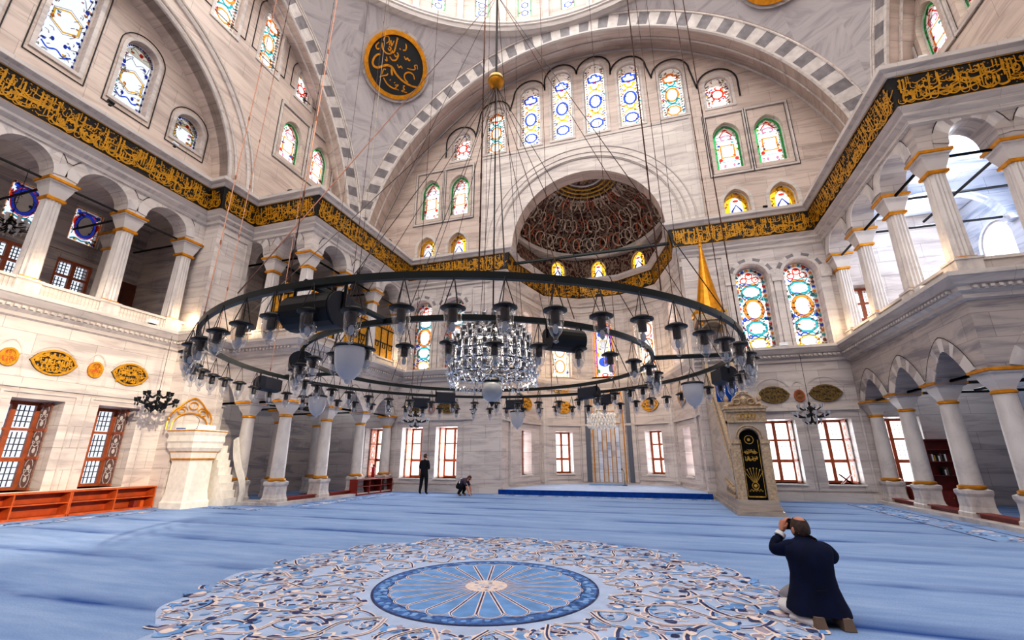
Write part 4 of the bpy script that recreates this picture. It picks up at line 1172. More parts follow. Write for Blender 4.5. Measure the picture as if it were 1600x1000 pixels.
# ------------------------------------------------------------------ gilded lattice of the private gallery
inn = Fr((-BX - .3, 0, 0), (0, 1, 0), (-1, 0, 0)); near = Fr((0, BY + .3, 0), (-1, 0, 0), (0, 1, 0))
def lattice_screen(fr, u0, u1, label):
    o = thing('lattice_screen', label, 'screen', group='gilded lattice screens')
    p = MB(); p.slab(fr, rect(u0, 6.45, u1, 8.0), (), 0, .04); gp = p.build('gilded_panel', M['goldp'], o)
    f = MB(); W = u1 - u0; n = 3
    for i in range(n + 1): f.slab(fr, rect(u0 + W * i / n - .02, 6.45, u0 + W * i / n + .02, 8.0), (), -.04, 0)
    for v in (6.47, 7.22, 7.98): f.slab(fr, rect(u0, v - .02, u1, v + .02), (), -.04, 0)
    for i in range(n):
        u = u0 + W * (i + .5) / n; P = rect(u - .09, 6.98, u + .09, 7.18)
        f.slab(fr, grow(P, .025), [P], -.03, 0)
    f.build('lattice_frame', M['blackmetal'], gp)
    k = MB()
    for i in range(9):
        u = u0 + W * (i + .5) / 9; hgt = .16 + .3 * math.exp(-((i - 4) / 1.8) ** 2)
        k.tube([fr(u + .09 * math.cos(x), 8.02 + hgt * .5 + hgt * .5 * math.sin(x), .02) for x in [PI * q / 5 for q in range(10)]], .03, 5, closed=True)
    k.build('crest', M['gold'], o)
for u0, u1, w in ((7.8, 9.36, 'nearest bay'), (10.0, 11.7, 'middle bay'), (12.3, 14.1, 'farthest bay')):
    lattice_screen(inn, u0, u1, 'gilded lattice screen in the %s of the upper left corner gallery' % w)
lattice_screen(near, 10.85, 11.95, 'gilded lattice screen on the short near side of the upper left corner gallery')

# ------------------------------------------------------------------ calligraphic plaques
def plaque(fr, u, v, rx, ry, shape, label, ground, ink, rim, seed, w=0.0):
    o = thing('calligraphy_plaque', label, 'plaque', tuple(fr(u, v, w)))
    loc = Fr((0, 0, 0), tuple(fr.u), tuple(fr.w), tuple(fr.v))
    if shape == 'eye':
        P = [(rx * math.cos(a) , ry * math.sin(a) * (.72 + .28 * abs(math.sin(a)))) for a in [2 * PI * i / 28 for i in range(28)]]
        P[0] = (rx * 1.08, 0); P[14] = (-rx * 1.08, 0)
    elif shape == 'rect': P = rect(-rx, -ry, rx, ry)
    else: P = circle(0, 0, rx, 26, ry)
    b = MB(); b.slab(loc, P, (), -.03, 0.017); pb = b.build('plaque_board', M[ground], o)
    r = MB(); r.slab(loc, P, [grow(P, -.055)], -.055, -.02); r.build('plaque_rim', M[rim], o)
    q = MB(); rnd = random.Random(seed)
    n = 3 if ry > .3 else 2
    for k in range(n):
        v0 = -ry * .75 + 1.5 * ry * k / n; vm = v0 + .75 * ry / n
        hw = rx * .86 * math.sqrt(max(.1, 1 - (vm / ry) ** 2)) if shape != 'rect' else rx * .86
        script(q, loc.sub(-hw, v0, -.036), 2 * hw, 1.6 * ry / n, rnd, 0, 1.0, 0, ry * .075)
    q.build('lettering', M[ink], pb)
    return o
lw = side(-1, LX)
for u, wh in ((0.0, 'mostly out of the picture'), (2.05, 'above the first window'), (4.1, 'above the window beside the pulpit')):
    if u > 1: plaque(lw, u, 4.22, .52, .37, 'eye', 'pointed oval gold plaque of writing on the left wall, %s' % wh, 'black', 'goldp', 'goldp', int(u * 10) + 3, -.02)
for u, wh in ((1.05, 'at the picture edge'), (3.09, 'between the two gold plaques')):
    plaque(lw, u, 4.2, .2, .25, 'round', 'small round orange and gold plaque on the left wall, %s' % wh, 'wood', 'goldp', 'goldp', 31 + int(u), -.02)
for s in (-1, 1):
    for c, wh in ((7.26, 'nearer the niche'), (9.1, 'nearer the columns')):
        plaque(FRONT, s * c, 4.03, .55, .34, 'eye', 'pointed oval dark gold plaque of writing, %s of prayer wall, %s' % ('left' if s < 0 else 'right', wh), 'dbrown', 'bronze', 'bronze', 50 + int(s * c), -.02)
    plaque(FRONT, s * 8.18, 3.96, .19, .24, 'round', 'small round rust-red plaque between the oval plaques %s of the niche' % ('left' if s < 0 else 'right'), 'frame', 'bronze', 'frame', 70 + s, -.02)
for i, wh in ((1, 'far left'), (2, 'left'), (4, 'right'), (5, 'far right')):
    fr, L = APFR[i]
    plaque(fr, L / 2, 4.35, .5, .36, 'eye', 'pointed oval gold plaque of writing inside the prayer niche, on its %s wall' % wh, 'black', 'goldp', 'goldp', 80 + i, -.02)
    if i in (2, 4): plaque(fr, L / 2 - (.1 if i == 2 else -.1), 5.55, .42, .36, 'rect', 'square black and gold plaque of writing inside the prayer niche, on its %s wall' % wh, 'black', 'goldp', 'goldp', 90 + i, -.05)

# the two big roundels on the pendentives
UMAR = [  # strokes traced from the photograph: (points, width) in units of the disc radius
 ([(.70,-.23),(.63,-.10),(.50,-.06),(.38,-.11),(.33,-.22),(.38,-.33),(.50,-.40)], .05),
 ([(.84,-.46),(.66,-.47),(.48,-.45),(.25,-.38),(.05,-.26),(-.05,-.16),(-.15,-.08),(-.30,-.07),(-.45,-.15),(-.60,-.24),(-.72,-.24),(-.79,-.14),(-.76,0.02),(-.68,.14),(-.58,.20)], .075),
 ([(-.13,-.12),(-.12,-.22),(-.08,-.34)], .07),
 ([(-.10,.88),(-.115,.62),(-.15,.40),(-.26,.36)], .055),
 ([(-.57,.56),(-.54,.40),(-.40,.29),(-.24,.32),(-.20,.44)], .05),
 ([(-.55,.62),(-.52,.76),(-.40,.80),(-.36,.68),(-.44,.58)], .04),
 ([(-.34,.56),(-.30,.72),(-.26,.56),(-.20,.74)], .04),
 ([(-.36,.46),(-.30,.40),(-.26,.48),(-.34,.52)], .045),
 ([(-.26,.22),(-.16,.14),(-.04,.18),(.02,.34),(-.04,.42)], .05),
 ([(-.12,.34),(-.06,.28),(0,.34)], .04),
 ([(-.68,.54),(-.76,.40),(-.70,.32),(-.64,.36)], .045),
 ([(.20,.78),(.24,.68),(.22,.58),(.14,.56)], .05),
 ([(.22,.38),(.29,.30),(.34,.36),(.40,.30),(.44,.34)], .045),
 ([(.03,.06),(.10,-.02),(.16,.04),(.22,-.02)], .045),
 ([(-.37,.18),(-.33,.06),(-.40,.08)], .045),
 ([(.74,.12),(.70,.24),(.62,.20),(.66,.12),(.60,.06),(.38,.04)], .04),
 ([(-.42,-.40),(-.40,-.24),(-.32,-.22)], .045),
 ([(-.50,-.52),(-.38,-.44),(-.26,-.38),(-.24,-.32)], .045),
 ([(-.36,-.50),(-.20,-.66),(0,-.73),(.20,-.73)], .05),
 ([(.06,-.62),(.18,-.58),(.10,-.70),(.22,-.74)], .04),
 ([(.34,-.56),(.40,-.54),(.36,-.62),(.42,-.66),(.32,-.74),(.52,-.73)], .035),
 ([(-.13,-.49),(-.11,-.51)], .06), ([(.03,-.53),(.05,-.55)], .06), ([(-.44,.90),(-.40,.90)], .03), ([(-.14,.86),(-.06,.84)], .03), ([(.02,.58),(.06,.54)], .04),
]
for s in (-1, 1):
    ctr = Vector((s * 9.46, 10.56, 0)); ctr.z = AZ + math.sqrt(RS * RS - ctr.x ** 2 - ctr.y ** 2)
    n_ = (ctr - Vector((0, 0, AZ))).normalized()
    u_ = Vector((0, 0, 1)).cross(n_); u_ = -u_.normalized()
    v_ = (u_.cross(-n_)).normalized()
    if v_.z < 0: v_ = -v_
    o = thing('calligraphy_roundel', 'large round black plaque with gold writing and gold rim, high on the %s pendentive' % ('left' if s < 0 else 'right'), 'plaque', tuple(ctr - n_ * .25))
    loc = Fr((0, 0, 0), tuple(u_), tuple(-n_), tuple(v_))    # w towards the hall
    R_ = 1.68
    b = MB(); b.slab(loc, circle(0, 0, R_, 48), (), -.3, .0); pb = b.build('plaque_board', M['black'], o)
    r = MB(); P = circle(0, 0, R_, 64)
    r.slab(loc, circle(0, 0, R_ * 1.0, 64), [circle(0, 0, R_ * .87, 64)], 0, .1); r.build('plaque_rim', M['gold'], o)
    r = MB(); r.slab(loc, circle(0, 0, R_ * 1.09, 64), [circle(0, 0, R_ * .99, 64)], -.3, .02); r.build('stone_rim', M['shade'], o)
    q = MB()
    if s < 0:
        for pts, wd in UMAR:
            pp = bez([(x * R_ * .92, y * R_ * .92) for x, y in pts], 6); n = len(pp)
            q.ribbon(loc, pp, [wd * R_ * .92 * (.5 + .5 * math.sin(PI * (.15 + .7 * i / n))) for i in range(n)], .02)
    else:
        script(q, loc.sub(-1.2, -.9, .02), 2.4, 1.0, random.Random(5), 0, .7, 0, .1); script(q, loc.sub(-1.0, .1, .02), 2.0, .9, random.Random(6), 0, .7, 0, .1)
    q.build('lettering', M['gold'], pb)
# ------------------------------------------------------------------ the great ring chandelier
CX, CY, RZ = .15, .02, 2.86
R1, R2 = 3.52, 2.46
CAM = Vector((2.56, -6.13, 1.59))
ringo = thing('ring_chandelier', 'huge dark iron double ring hanging low over the carpet medallion', 'chandelier', (CX, CY, RZ))
for nm, r in (('outer_ring', R1), ('inner_ring', R2)):
    b = MB(); b.lathe([(r - .022, 0), (r + .022, 0), (r + .022, .056), (r - .022, .056), (r - .022, 0)], 120, cap=False); b.build(nm, M['iron'], ringo, 30)
for a in (268, 5, 182, 96):
    a = math.radians(a); c, s_ = math.cos(a), math.sin(a)
    b = MB(); b.tube([(R2 * c, R2 * s_, .05), (R1 * c, R1 * s_, .05)], .032, 6); b.build('spoke', M['iron'], ringo)

def lamp_proto(label):
    o = thing('glass_lamp', label, 'lamp', (0, 0, 0), 0, 'glass lamps on the iron rings')
    k = MB()
    for i in range(3):
        a = 2 * PI * i / 3; k.tube([(.07 * math.cos(a), .07 * math.sin(a), 0), (0, 0, .24)], .004, 4)
    k.build('chain', M['cable'], o)
    c = MB(); c.lathe([(.0, .03), (.05, .028), (.075, .01), (.092, .004), (.092, -.008), (.07, -.014), (0, -.014)], 14); c.build('cap', M['blackmetal'], o, 40)
    g = MB(); g.lathe([(.066, -.012), (.068, -.06), (.06, -.13), (.042, -.18), (.02, -.205), (.016, -.225), (.022, -.24), (.0, -.255)], 14, cap=False); gc = g.build('glass_cup', M['glass'], o, 60)
    b = MB(); b.lathe([(.034, -.014), (.034, -.1), (.0, -.11)], 8); b.lathe([(.006, -.1), (.022, -.13), (.018, -.17), (0, -.185)], 8, mi=1); b.build('bulb', [M['bulb'], M['opal']], gc, 50)
    return o
LP = []
for nm, r, n, ph, z in (('outer', R1 + .04, 60, 0.0, RZ - .235), ('inner', R2 + .03, 36, 4.2, RZ - .235)):
    for i in range(n):
        a = math.radians(ph + i * 360 / n); LP.append((nm, a, CX + r * math.cos(a), CY + r * math.sin(a), z))
def bearing(x, y): return math.atan2(x - CAM.x, y - CAM.y)
cnt = {}
proto = None
for nm in ('outer', 'inner'):
    for half in ('near', 'far'):
        sel = [l for l in LP if l[0] == nm and ((math.sin(l[1] - math.radians(20)) < 0) == (half == 'near'))]
        sel.sort(key=lambda l: bearing(l[2], l[3]))
        for i, l in enumerate(sel):
            j = i if i < len(sel) / 2 else len(sel) - 1 - i
            lab = 'glass lamp under the %s half of the %s iron ring, %s from its %s end' % (half, nm, ORD[j], 'left' if i < len(sel) / 2 else 'right')
            if proto is None: proto = lamp_proto(lab); o = proto
            else: o = copy_tree(proto); tag(o, lab, 'lamp', 'glass lamps on the iron rings')
            o.location = (l[2], l[3], l[4] + random.uniform(-.015, .015)); o.rotation_euler = (0, 0, random.random() * 6)

TOPZ = ZD + 2.5
# four frosted bells between the rings
BELL = None
for a, r, zb, lab in ((262, 2.6, 2.62, 'large frosted bell lamp between the rings, the big one at the near left'), (16, 3.1, 2.62, 'large frosted bell lamp hanging at the right of the rings'), (175, 3.15, 2.6, 'large frosted bell lamp between the rings at the left, before the columns'), (97, 3.15, 2.52, 'large frosted bell lamp at the far side of the rings, before the niche')):
    a = math.radians(a); loc = (CX + r * math.cos(a), CY + r * math.sin(a), zb)
    if BELL is None:
        BELL = thing('pendant_bell_lamp', lab, 'lamp', loc, 0, 'frosted bell lamps')
        g = MB(); g.lathe([(.145, 0), (.147, -.06), (.138, -.16), (.11, -.25), (.06, -.31), (.03, -.325), (.028, -.345), (.012, -.36), (0, -.362)], 24); g.build('bell_glass', M['opal'], BELL, 50)
        c = MB(); c.lathe([(0, .035), (.1, .03), (.155, .015), (.162, .0), (.15, -.012), (0, -.012)], 24); bc = c.build('cap', M['blackmetal'], BELL, 40)
        k = MB()
        for i in range(3): k.tube([(.12 * math.cos(i * 2.1), .12 * math.sin(i * 2.1), .02), (0, 0, .25)], .005, 4)
        k.tube([(0, 0, .25), (0, 0, TOPZ - 2.7)], .004, 4)
        k.build('chain', M['cable'], bc)
    else:
        o = copy_tree(BELL); tag(o, lab, 'lamp', 'frosted bell lamps'); o.location = loc
# loudspeakers under the rings
SPK = None
SPL = [(R1 - .1, 269, 'large black loudspeaker under the near left of the outer ring', 1.25), (R1, 188, 'black loudspeaker under the left of the outer ring, before the arcade', 1.0), (R1, 133, 'black loudspeaker under the far left of the outer ring, half hidden by another', .95), (R1, 99, 'black loudspeaker under the far side of the outer ring, before the niche', .95), (R1, 66, 'black loudspeaker under the far right of the outer ring', .9), (R1, 14, 'black loudspeaker at the right end of the outer ring', 1.0),
       (R2, 311, 'black loudspeaker under the near right of the inner ring', 1.0), (R2, 225, 'black loudspeaker at the left end of the inner ring', 1.0), (R2, 128, 'black loudspeaker under the far left of the inner ring', .95), (R2, 58, 'black loudspeaker under the far right of the inner ring', .95)]
for r, a, lab, sc in SPL:
    ar = math.radians(a); loc = (CX + r * math.cos(ar), CY + r * math.sin(ar), RZ - .03)
    if SPK is None:
        SPK = thing('loudspeaker', lab, 'speaker', loc, ar, 'loudspeakers on the rings')
        b = MB(); P = [(-.11, -.2), (-.05, -.225)] + [(.0 + .125 * math.sin(PI * k / 9), -.115 - .115 * math.cos(PI * k / 9)) for k in range(10)] + [(-.05, -.005), (-.11, -.03)]
        b.slab(Fr((0, -.19, 0), (1, 0, 0), (0, 1, 0)), P, (), 0, .38); sb = b.build('speaker_box', M['speaker'], SPK, 35)
        g = MB(); g.slab(Fr((0, -.175, 0), (1, 0, 0), (0, 1, 0)), [(.13 * math.sin(PI * k / 9), -.115 - .12 * math.cos(PI * k / 9)) for k in range(1, 8)] + [(.12 * math.sin(PI * k / 9), -.115 - .11 * math.cos(PI * k / 9)) for k in range(7, 0, -1)], (), 0, .35); g.build('speaker_grille', M['blackmetal'], sb)
        k = MB()
        for y in (-.2, .2): k.tube([(0, y, .06), (0, y, -.11)], .012, 5); k.lathe([(.03, -.008), (.03, .008)], 10, (0, 0, 0)) if False else None
        k.tube([(0, -.2, .06), (0, .2, .06)], .014, 5); k.build('bracket', M['blackmetal'], SPK)
        o = SPK
    else:
        o = copy_tree(SPK); tag(o, lab, 'speaker', 'loudspeakers on the rings'); o.location = loc; o.rotation_euler = (0, 0, ar)
    o.scale = (sc, sc, sc)

# suspension: near-vertical rusty chains from the dome and dark wires from the gilded ball
CHL = 'thin rusty chain from the dome to the outer iron ring'
TOPZ = ZD + 2.5
k0 = None
for i in range(14):
    a = math.radians(8 + i * 360 / 14); x, y = CX + R1 * math.cos(a), CY + R1 * math.sin(a)
    m = MB(); n = 8; L = TOPZ - RZ - .1
    m.tube([(0, 0, 0), (-.3 * math.cos(a), -.3 * math.sin(a), L)], .006, 4)
    for j in range(60): m.box((-.3 * math.cos(a) * j / 60, -.3 * math.sin(a) * j / 60, L * j / 60), (.012, .012, .05), 0, j * .8)
    o = m.build('suspension_chain', M['chain'], loc=(x, y, RZ + .1)); tag(o, CHL, 'chain', 'suspension chains')
gb = thing('gilded_ball', 'gilded ball on the central cable where the wires to the rings meet', 'ball', (.31, .06, 8.25))
b = MB(); b.lathe([(0, -.19), (.05, -.17), (.13, -.09), (.15, 0), (.13, .08), (.08, .13), (.05, .16), (0, .2)], 20); b.build('ball', M['gold'], gb, 40)
b = MB(); b.lathe([(.152, -.02), (.16, 0), (.152, .02)], 20); b.build('ball_band', M['goldd'], gb)
m = MB(); m.tube([(.31, .06, TOPZ), (.31, .06, 8.4)], .022, 6)
tag(m.build('central_cable', M['cable']), 'thick dark central cable hanging from the middle of the dome', 'cable')
for i in range(18):
    big = i % 2 == 0; a = math.radians(14 + i * 20); r = R1 if big else R2
    x, y = CX + r * math.cos(a), CY + r * math.sin(a); z0 = 8.15 if not big or i % 4 else 10.4
    m = MB(); p = Vector((x, y, RZ + .1)); m.tube([(0, 0, 0), tuple(Vector((.31, .06, z0)) - p)], .0055, 4)
    o = m.build('suspension_wire', M['cable' if i % 3 else 'chain'], loc=tuple(p)); tag(o, 'thin wire from the central cable to an iron ring', 'wire', 'suspension wires')

# ------------------------------------------------------------------ crystal chandelier in the middle
cc = thing('crystal_chandelier', 'tiered crystal chandelier with a glass globe below, hanging at the middle of the rings', 'chandelier', (.31, .06, 2.3))
b = MB(); b.tube([(0, 0, .7), (0, 0, 5.75)], .012, 5); b.tube([(0, 0, .35), (0, 0, 1.5)], .03, 8)
TI = [(.62, .5, 26), (.64, .66, 28), (.6, .82, 26), (.56, .96, 24), (.47, 1.1, 20), (.36, 1.26, 14)]
for r, z, n in TI:
    b.tube(circle(0, 0, r, 40) and [(x, y, z - .04) for x, y in circle(0, 0, r, 40)], .012, 5, closed=True)
    for i in range(6):
        a = i * PI / 3 + z; b.tube(bez([(0, 0, z + .05), (r * .4 * math.cos(a), r * .4 * math.sin(a), z - .08), (r * math.cos(a), r * math.sin(a), z - .04)], 4), .01, 4)
b.build('chandelier_frame', M['blackmetal'], cc)
cup0 = None
for r, z, n in TI:
    for i in range(n):
        a = 2 * PI * i / n + z * 3
        if cup0 is None:
            g = MB(); g.lathe([(.015, -.06), (.036, -.015), (.042, .06), (.055, .11)], 8, cap=False); g.lathe([(.0, -.005), (.034, .0), (.036, .065), (0, .08)], 7, mi=1); g.lathe([(.055, -.05), (.04, -.065), (0, -.065)], 8, mi=0)
            cup0 = g.build('lamp_cup', [M['crystal'], M['bulb']], cc, 50); c = cup0
        else:
            c = cup0.copy(); COL.objects.link(c); c.parent = cc
        c.location = (r * math.cos(a), r * math.sin(a), z)
g = MB(); rr = random.Random(4)
for r, z, n in TI:
    for i in range(n * 5):
        a = 2 * PI * i / (n * 5); q = r + rr.uniform(-.06, .05); zz = z - rr.uniform(.05, .16); s_ = rr.uniform(1.0, 1.7)
        g.lathe([(0, 0), (.013 * s_, -.025), (.017 * s_, -.05), (.006 * s_, -.085), (0, -.095)], 5, (q * math.cos(a), q * math.sin(a), zz))
o = g.build('crystal_drops', M['crystal'], cc, None); o['kind'] = 'stuff'
g = MB(); g.lathe([(.05, .36), (.1, .36), (.13, .31), (.155, .24), (.15, .17), (.12, .11), (.06, .07), (.03, .06)], 24); gl_ = g.build('globe', plain('globe_glass', (176, 180, 186), .12, spec=.8), cc, 60)
g = MB(); g.lathe([(0, .42), (.1, .41), (.12, .38), (.1, .35), (0, .35)], 18); g.build('globe_mount', M['blackmetal'], gl_, 40)
g = MB(); g.lathe([(0, .09), (.045, .07), (.04, .05), (.018, .02), (0, -.02)], 12); g.build('globe_tip', M['blackmetal'], gl_, 40)

# small chandeliers by the walls
def small_chandelier(loc, label, r, h, top, crystal, seed):
    o = thing('small_chandelier', label, 'chandelier', loc)
    b = MB(); b.tube([(0, 0, h * .35), (0, 0, top - loc[2])], .008, 4); b.lathe([(.02, -h * .4), (.05, -h * .3), (.02, -h * .1), (.045, h * .1), (.02, h * .3), (.05, h * .42), (0, h * .5)], 10)
    pts = []
    for rad, z, n in ((r, -.05 * h, 12), (r * .66, .25 * h, 8), (r * .45, -.32 * h, 6)):
        for i in range(n):
            a = 2 * PI * i / n + z; b.tube(bez([(0, 0, z + .05), (rad * .5 * math.cos(a), rad * .5 * math.sin(a), z - .12 * h), (rad * math.cos(a), rad * math.sin(a), z)], 4), .02, 4); pts.append((rad * math.cos(a), rad * math.sin(a), z))
    b.build('chandelier_frame', M['blackmetal'], o)
    first = None
    for p in pts:
        if first is None:
            g = MB(); g.lathe([(.02, -.03), (.045, 0), (.05, .06), (.06, .09)], 8); g.lathe([(0, -.16), (.025, -.1), (.012, -.04)], 6)
            first = g.build('lamp_cup', M['opal' if crystal else 'blackmetal'], o, 50); c = first
        else: c = first.copy(); COL.objects.link(c); c.parent = o
        c.location = p
    return o
small_chandelier((-7.95, 12.5, 3.28), 'small chandelier with pale cups in front of the left pair of prayer wall windows', .6, .85, 5.3, True, 1)
small_chandelier((7.9, 12.5, 3.1), 'dark chandelier with pale cups in front of the right pair of prayer wall windows', .56, .85, 5.3, True, 2)
small_chandelier((-12.3, 4.0, 3.3), 'small black iron chandelier hanging before the sunlit left wall beside the pulpit', .52, .7, 5.4, False, 3)
small_chandelier((-16.0, .95, 8.5), 'small crystal chandelier hanging inside the long left gallery at the picture edge', .5, .6, 10.5, True, 4)
o = thing('crystal_drum_lamp', 'drum-shaped white crystal chandelier hanging in the prayer niche', 'chandelier', (.15, 15.6, 2.95))
b = MB(); b.tube([(0, 0, 1.1), (0, 0, 8.5)], .01, 4)
for z in (.1, .4, .75, 1.1): b.tube([(x, y, z) for x, y in circle(0, 0, .62 if z < .7 else .25, 24)], .015, 4, closed=True)
b.build('chandelier_frame', M['goldd'], o)
g = MB(); rr = random.Random(8)
for r, z0, z1, n in ((.62, .0, .62, 26), (.45, -.05, .6, 18), (.22, .7, 1.3, 10)):
    for i in range(n):
        a = 2 * PI * i / n
        for j in range(4):
            z = z0 + (z1 - z0) * (j + rr.random() * .5) / 4
            g.lathe([(0, .12), (.05, .08), (.06, .02), (.03, -.05), (0, -.07)], 5, (r * math.cos(a + j * .1), r * math.sin(a + j * .1), z))
k = g.build('crystal_drops', plain('bright_crystal', (245, 238, 228), .2), o); k['kind'] = 'stuff'

# floodlights on ledges, warm lamps at the column feet
def flood(loc, rz, label):
    o = thing('floodlight', label, 'light fixture', loc, rz, 'floodlights on the ledges')
    b = MB(); b.box((0, 0, .09), (.3, .16, .14)); lb = b.build('lamp_box', M['lampw'], o)
    b = MB(); b.box((0, 0, .01), (.2, .12, .02)); b.build('lamp_foot', M['blackmetal'], o)
    b = MB(); b.box((0, .082, .09), (.26, .006, .1)); b.build('lens', M['opal'], lb)
flood((-13.62, 4.15, 5.96), PI / 2, 'white floodlight box on the left gallery ledge'); flood((9.95, 8.35, 5.96), PI / 2, 'white floodlight box on the right gallery ledge')
flood((-7.0, 14.25, 5.96), 0, 'white floodlight box under the left mid windows'); flood((7.9, 14.25, 5.96), 0, 'white floodlight box under the right mid windows')

for i, (x, y, rz, wh) in enumerate(((-12.9, .95, PI / 2, 'above the near columns of the left gallery'), (-12.9, 3.0, PI / 2, 'above the last columns of the left gallery'), (-11.2, 6.6, 0, 'above the short side of the left corner block'), (-9.65, 9.2, PI / 2, 'above the first bay of the left corner block'), (-9.65, 11.8, PI / 2, 'above the second bay of the left corner block'), (-8.0, 13.95, 0, 'between the left small windows'), (8.1, 13.95, 0, 'between the right small windows'), (9.65, 11.8, PI / 2, 'above the second bay of the right corner block'), (9.65, 9.2, PI / 2, 'above the first bay of the right corner block'), (10.6, 6.6, 0, 'above the short side of the right corner block'))):
    o = thing('spotlight', 'tiny spotlight standing on the cornice %s' % wh, 'spotlight', (x, y, 12.15), rz, 'spotlights on the cornice')
    b = MB(); b.box((0, 0, .015), (.08, .08, .03)); b.tube([(0, 0, .02), (0, 0, .12)], .012, 5); b.build('spotlight_foot', M['blackmetal'], o)
    b = MB(); b.tube([(-.09, 0, .15), (.09, 0, .13)], [.05, .055], 8); b.build('spotlight_head', M['lampw'] if i % 2 else M['blackmetal'], o)
# ------------------------------------------------------------------ furniture
def bookcase(loc, rz, W, H, D, cols, rows, label, mat, back):
    o = thing('low_bookcase', label, 'bookcase', loc, rz)
    b = MB()
    for x in (0, W): b.box((x, D / 2, H / 2), (.035, D, H))
    b.box((W / 2, D / 2, H - .015), (W + .04, D + .03, .035)); b.box((W / 2, D / 2, .03), (W, D, .06)); b.build('carcass', M[mat], o)
    s_ = MB(); s_.box((W / 2, D - .01, H / 2), (W, .02, H - .05)); s_.build('back_panel', M[back], o)
    for k in range(1, rows):
        s_ = MB(); s_.box((W / 2, D / 2, .06 + (H - .06) * k / rows), (W - .03, D - .03, .03)); s_.build('shelf', M[mat], o)
    for k in range(1, cols):
        s_ = MB(); s_.box((W * k / cols, D / 2, H / 2), (.035, D - .02, H - .06)); s_.build('divider', M[mat], o)
    return o
# along the left wall (front faces +X): local x runs along +Y when rz = 90 deg, depth towards -X
bookcase((-13.52, 3.14, 0), PI / 2, 2.3, .68, .42, 2, 2, 'low orange wooden bookcase under the left windows, next to the pulpit', 'wood', 'woodin')
bookcase((-13.52, .64, 0), PI / 2, 2.46, .68, .42, 2, 2, 'low orange wooden bookcase under the left windows, at the picture edge', 'wood', 'woodin')
bookcase((-9.95, 11.45, 0), PI / 2, 2.75, .66, .4, 3, 2, 'low dark red bookcase under the far bay of the left arcade', 'redwood', 'redwood')
for i, (u, h_) in enumerate(((4.98, .42), (5.18, .36))):
    b = MB(); b.box((-13.75, u, .16), (.22, .1, .2)); tag(b.build('book', M['wood' if i else 'redwood']), 'orange book lying in the low bookcase beside the pulpit, %s' % ('right one' if i else 'left one'), 'book')
# tall bookcase in the right aisle
o = thing('tall_bookcase', 'tall dark red bookcase with books in the right aisle', 'bookcase', (11.88, 13.5, 0), 0)
b = MB()
for x in (-.45, .45): b.box((x, .15, 1.1), (.04, .34, 2.2))
for z in (.5, 2.18): b.box((0, .15, z), (.94, .34, .04))
b.box((0, .3, 1.1), (.9, .02, 2.2)); b.build('carcass', M['redwood'], o)
for z in (1.0, 1.45, 1.85):
    b = MB(); b.box((0, .15, z), (.88, .3, .03)); b.build('shelf', M['redwood'], o)
b = MB(); b.box((-.22, -.01, .25), (.44, .02, .46)); cdr = b.build('cupboard_door', M['redwood'], o); b = MB(); b.lathe([(.015, 0), (.02, .02), (0, .03)], 8); b.xf(Matrix.Translation((-.04, -.02, .3)) @ Matrix.Rotation(PI / 2, 4, 'X')); b.build('knob', M['goldd'], cdr)
b = MB(); b.box((.23, -.01, .25), (.43, .02, .46)); b.build('cupboard_door', M['redwood'], o)
BC = [('paper', .9), ('goldd', .8), ('black', .9), ('paper', .7), ('khaki', .95), ('black', .85), ('paper', .9)]
for sh, z, n in (('middle', 1.465, 7), ('lower', 1.015, 4)):
    for i in range(n):
        m_, k = BC[(i + (sh == 'lower') * 2) % 7]
        b = MB(); hh = .26 * k; b.box((11.58 + i * .06 + (.2 if sh == 'lower' else 0), 13.62, z + hh / 2), (.045, .18, hh))
        tag(b.build('book', M[m_]), '%s book standing on the %s shelf of the tall bookcase, %s from the left' % ({'paper': 'white', 'goldd': 'ochre', 'black': 'black', 'khaki': 'tan'}[m_], sh, ORD[i]), 'book', 'books in the tall bookcase')
# low red bench-like bookcase behind the right columns
bookcase((10.95, 13.9, 0), 0, 1.9, .62, .4, 3, 2, 'low dark red bookcase behind the far columns of the right arcade', 'redwood', 'redwood')
# reading stands (crossed boards)
def lectern(loc, label, m_, rz=0):
    o = thing('book_stand', label, 'book stand', loc, rz)
    for sg in (-1, 1):
        b = MB(); b.tube([(sg * .16, -.0, 0), (-sg * .2, 0, .34)], .02, 4); b.add([(sg * .16, -.15, 0), (sg * .16, .15, 0), (-sg * .2, .15, .34), (-sg * .2, -.15, .34)], [(0, 1, 2, 3)]); b.build('crossed_board', M[m_], o)
lectern((11.7, 14.05, .65), 'crossed wooden book stand on the low red bookcase of the right arcade', 'redwood')
lectern((9.35, 14.95, .63), 'small dark red book stand on the sill of the right prayer wall window', 'redwood')
# wooden kerbs between the pedestals
for s, sd in ((-1, 'left'), (1, 'right')):
    for y, wh in ((8.56, 'nearest bay'), (10.84, 'second bay'), (13.1, 'farthest bay')):
        if s < 0 and y > 13: continue
        o = thing('wooden_kerb', 'low dark red wooden kerb between the pedestals of the %s arcade, %s' % (sd, wh), 'kerb', (s * 10.4, y, .1), 0, 'wooden kerbs')
        b = MB(); b.box((0, 0, .05), (.16, 1.5, .1)); b.build('kerb_beam', M['redwood'], o); b = MB(); b.box((0, 0, .115), (.3, 1.52, .03)); b.build('kerb_top', M['redwood'], o)
# fire extinguisher
o = thing('fire_extinguisher', 'red fire extinguisher standing on the sill behind the left columns', 'fire extinguisher', (-11.45, 14.75, .63))
b = MB(); b.lathe([(.08, 0), (.085, .02), (.085, .42), (.05, .5), (.025, .52), (.025, .56)], 14); b.build('cylinder', M['redp'], o, 40)
b = MB(); b.box((0, 0, .58), (.12, .03, .04)); b.tube(bez([(.03, 0, .55), (.12, 0, .5), (.11, 0, .3)], 4), .012, 5); b.build('hose', M['blackmetal'], o)
